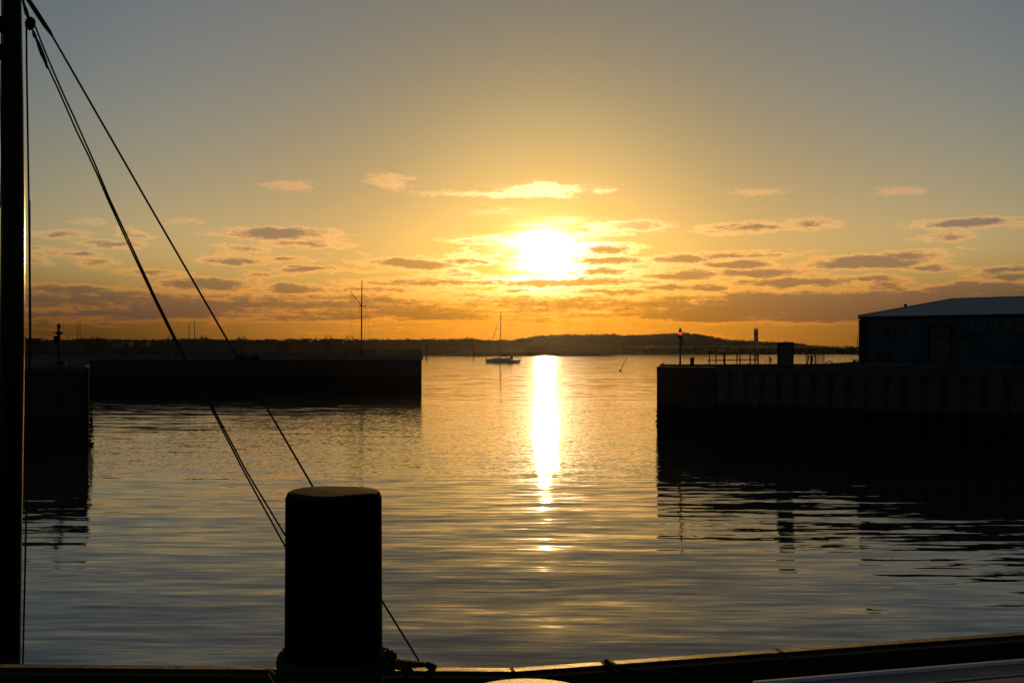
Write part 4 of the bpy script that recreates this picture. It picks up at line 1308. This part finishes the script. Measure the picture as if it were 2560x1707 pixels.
# tall round mooring post
D = 5.0
BX = ray(833.5, D)
bt = zof(1229, D)
bp = thing('mooring_post', (BX, D, GZ), 'tall thick round mooring post standing at the quay edge, rope tied round its foot', 'mooring post')
mb = MB(); n = 40; vs = []; fs = []
prof = [(.243, GZ - .02), (.242, 6.5), (.240, 6.9), (.239, bt - .032), (.228, bt - .006), (.214, bt), (.12, bt + .001), (.0, bt + .002)]
for i, (r_, z_) in enumerate(prof):
    for k in range(n):
        a = 2 * math.pi * k / n
        rr = r_ * (1 + .006 * math.sin(a * 3 + 1) + .004 * math.sin(a * 7)) if r_ > 0 else 0
        vs.append((BX + rr * math.cos(a), D + rr * math.sin(a), z_ + (.004 * math.cos(a * 2 + .6) * (r_ / .24) if i > 2 else 0)))
for i in range(len(prof) - 1):
    for k in range(n):
        j = (k + 1) % n
        fs.append((i * n + k, i * n + j, (i + 1) * n + j, (i + 1) * n + k))
mb.add(vs, fs)
mb.build('trunk', POST, bp, smooth=True)
# mooring rope round the post
ro = thing('mooring_rope', (BX, D, 6.4), 'frayed mooring rope looped round the foot of the tall post and over the kerb', 'rope')
def strand(name, pts, r_, parent, fuzz=0.0, seed=1, n=8):
    rnd = random.Random(seed)
    P_ = [Vector(p) for p in pts]
    dense = []
    for a, b_ in zip(P_, P_[1:]):
        m_ = max(2, int((b_ - a).length / .025))
        dense += [a.lerp(b_, k / m_) for k in range(m_)]
    dense.append(P_[-1])
    rad = [r_ * (1 + .14 * math.sin(i * 1.9) + rnd.uniform(-fuzz, fuzz)) for i in range(len(dense))]
    o_ = MB().tube(dense, rad, n).build(name, ROPE, parent)
    if fuzz > .1:
        mb = MB()
        for i in range(len(dense) * 9):
            k = rnd.randrange(len(dense)); v = Vector((rnd.uniform(-1, 1), rnd.uniform(-1, 1), rnd.uniform(-.7, 1))).normalized()
            p0 = dense[k] + v * r_ * .8
            p1 = p0 + (v + Vector((rnd.uniform(-.6, .6), rnd.uniform(-.6, .6), rnd.uniform(-.6, .3)))) * rnd.uniform(.004, .014)
            w = Vector((rnd.uniform(-1, 1), rnd.uniform(-1, 1), rnd.uniform(-1, 1))) * .0018
            mb.add([p0 - w, p0 + w, p1], [(0, 1, 2)])
        tag(mb.build('fibres', ROPE, o_, origin=wloc(o_)), kind='stuff')
    return o_
def ring(z_, r_, tilt_, n=40, ph=0.0): return [(BX + r_ * math.cos(2 * math.pi * k / n + ph), D + r_ * math.sin(2 * math.pi * k / n + ph), z_ + tilt_ * math.cos(2 * math.pi * k / n + ph) + .006 * math.sin(6.28 * k / n * 3)) for k in range(n + 1)]
strand('loop', ring(6.425, .256, -.006), .016, ro, .1, 1)
strand('loop', ring(6.405, .262, -.012), .018, ro, .1, 2)
strand('loop', ring(6.37, .262, .004), .02, ro, .1, 3)
# bight sticking out on the left, knot and tail on the right
strand('bight', [P(722, 1634, 4.97), P(712, 1634, 4.98), P(707, 1640, 5.0), P(707, 1645, 5.02), P(714, 1647.5, 5.02), P(724, 1648, 5.0)], .014, ro, .05, 4)
strand('bight', [P(722, 1658, 5.02), P(708, 1661, 5.03), P(701, 1665, 5.0), P(700, 1675, 4.92), P(708, 1690, 4.85), P(722, 1700, 4.8)], .017, ro, .2, 5)
kn = P(966, 1650, 4.95)
strand('knot', [kn + Vector((.035 * math.cos(a * .9) , .02 * math.sin(a * 1.7), .032 * math.sin(a * .9 + .3) - .002 * a)) for a in range(15)], .019, ro, .15, 6)
strand('tail', [P(965, 1650, 4.95), P(966, 1640, 4.95), P(968.5, 1628, 4.96), P(970, 1620, 4.96)], .0068, ro, .05, 7)
strand('end', [P(965, 1652, 5.0), P(978, 1652, 5.08), P(1000, 1656, 5.2), P(1035, 1660, 5.32), P(1062, 1660.5, 5.39), P(1078, 1664, 5.43), P(1088, 1671, 5.47), P(1094, 1700, 5.5), P(1098, 1790, 5.5)], [.019][0], ro, .22, 8)
strand('end', [P(968, 1660, 5.0), P(985, 1664, 5.08), P(1005, 1668, 5.2), P(1020, 1670, 5.24), P(1026, 1676, 5.22), P(1015, 1700, 5.15)], .016, ro, .22, 9)
strand('end', [P(716, 1690, 4.9), P(690, 1690, 5.0), P(672, 1676, 5.12), P(664, 1678, 5.17), P(676, 1700, 5.1), P(700, 1730, 5.0)], .010, ro, .2, 10)
# loose line lying along the inside of the kerb
ll = [P(1514, 1652.5, 5.57), P(1524, 1655.5, 5.52), P(1540, 1664, 5.40), P(1584, 1680, 5.38), P(1610, 1679.5, 5.40), P(1663, 1676, 5.46), P(1700, 1690, 5.45), P(1752, 1712, 5.45)]
lr = thing('loose_line', ll[3], 'dark loose line hooked over the kerb joint and hanging along its inner face', 'rope')
strand('line', ll, .014, lr, .1, 12)
# short post with sunlit gritty top
D = 3.07
SXp = ray(1321, D)
spz = zof(1764, D)
sp = thing('mooring_post', (SXp, D, GZ), 'short round post whose gritty top shines gold at the bottom edge', 'mooring post')
MB().lathe((SXp, D, GZ - .02), [(.235, 0), (.235, spz - GZ - .05), (.248, spz - GZ - .035), (.250, spz - GZ - .005)], 36).build('trunk', POST, sp)
MB().lathe((SXp, D, spz - .012), [(.245, 0), (.249, .006), (.244, .014), (.12, .018), (.01, .019)], 36).build('top', GRIT, sp)
# bench
e0, e1 = Vector((1.055, 4.38, 0)), Vector((2.41, 4.69, 0))
ed = (e1 - e0).normalized(); en = Vector((ed.y, -ed.x, 0))
bz = 6.5
bch = thing('bench', (e0.x, e0.y, GZ), 'red brown plank bench with a pale edge in the bottom right corner', 'bench')
ba = math.atan2(ed.y, ed.x)
LEN = 3.0
pl0 = None
for i in range(3):
    c = e0 + ed * (LEN / 2) + en * (.025 + .075 + i * .158) + Vector((0, 0, bz - .028))
    if pl0 is None:
        pl0 = MB().bbox(c, (LEN, .15, .05), ba, .008).build('plank', REDWOOD, bch); pc = c
    else:
        q = pl0.copy(); col.objects.link(q); q.location = Vector(pl0.location) + (c - pc)
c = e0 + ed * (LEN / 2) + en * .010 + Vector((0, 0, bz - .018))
MB().bbox(c, (LEN, .022, .055), ba, .004).build('pale_strip', EDGE, bch)  # narrow pale strip along the far edge of the seat
for s_ in (.25, 1.5, 2.75):
    for w in (.08, .40):
        c = e0 + ed * s_ + en * w + Vector((0, 0, (GZ + bz - .055) / 2))
        MB().bbox(c, (.07, .06, bz - .055 - GZ), ba, .008).build('leg', IRON, bch)
    c = e0 + ed * s_ + en * .24 + Vector((0, 0, bz - .08)); MB().box(c, (.06, .40, .045), ba).build('bearer', IRON, bch)

# ------------------------------------------------------------------ evening haze over the harbour
HAZE_DENSITY = 0.000010
if HAZE_DENSITY > 0:
    mz = bpy.data.materials.new('evening_haze')
    mz.use_nodes = True
    t = mz.node_tree
    for n in list(t.nodes):
        if n.type != 'OUTPUT_MATERIAL':
            t.nodes.remove(n)
    pvn = t.nodes.new('ShaderNodeVolumePrincipled')
    pvn.inputs['Color'].default_value = (0.95, 0.93, 0.90, 1)
    pvn.inputs['Density'].default_value = HAZE_DENSITY
    pvn.inputs['Anisotropy'].default_value = 0.92
    t.links.new(pvn.outputs[0], t.nodes['Material Output'].inputs['Volume'])
    hb_ = MB().box((0, 600, 12.0), (2900, 1800, 27.0)).build('haze', mz)
    tag(hb_, kind='stuff')
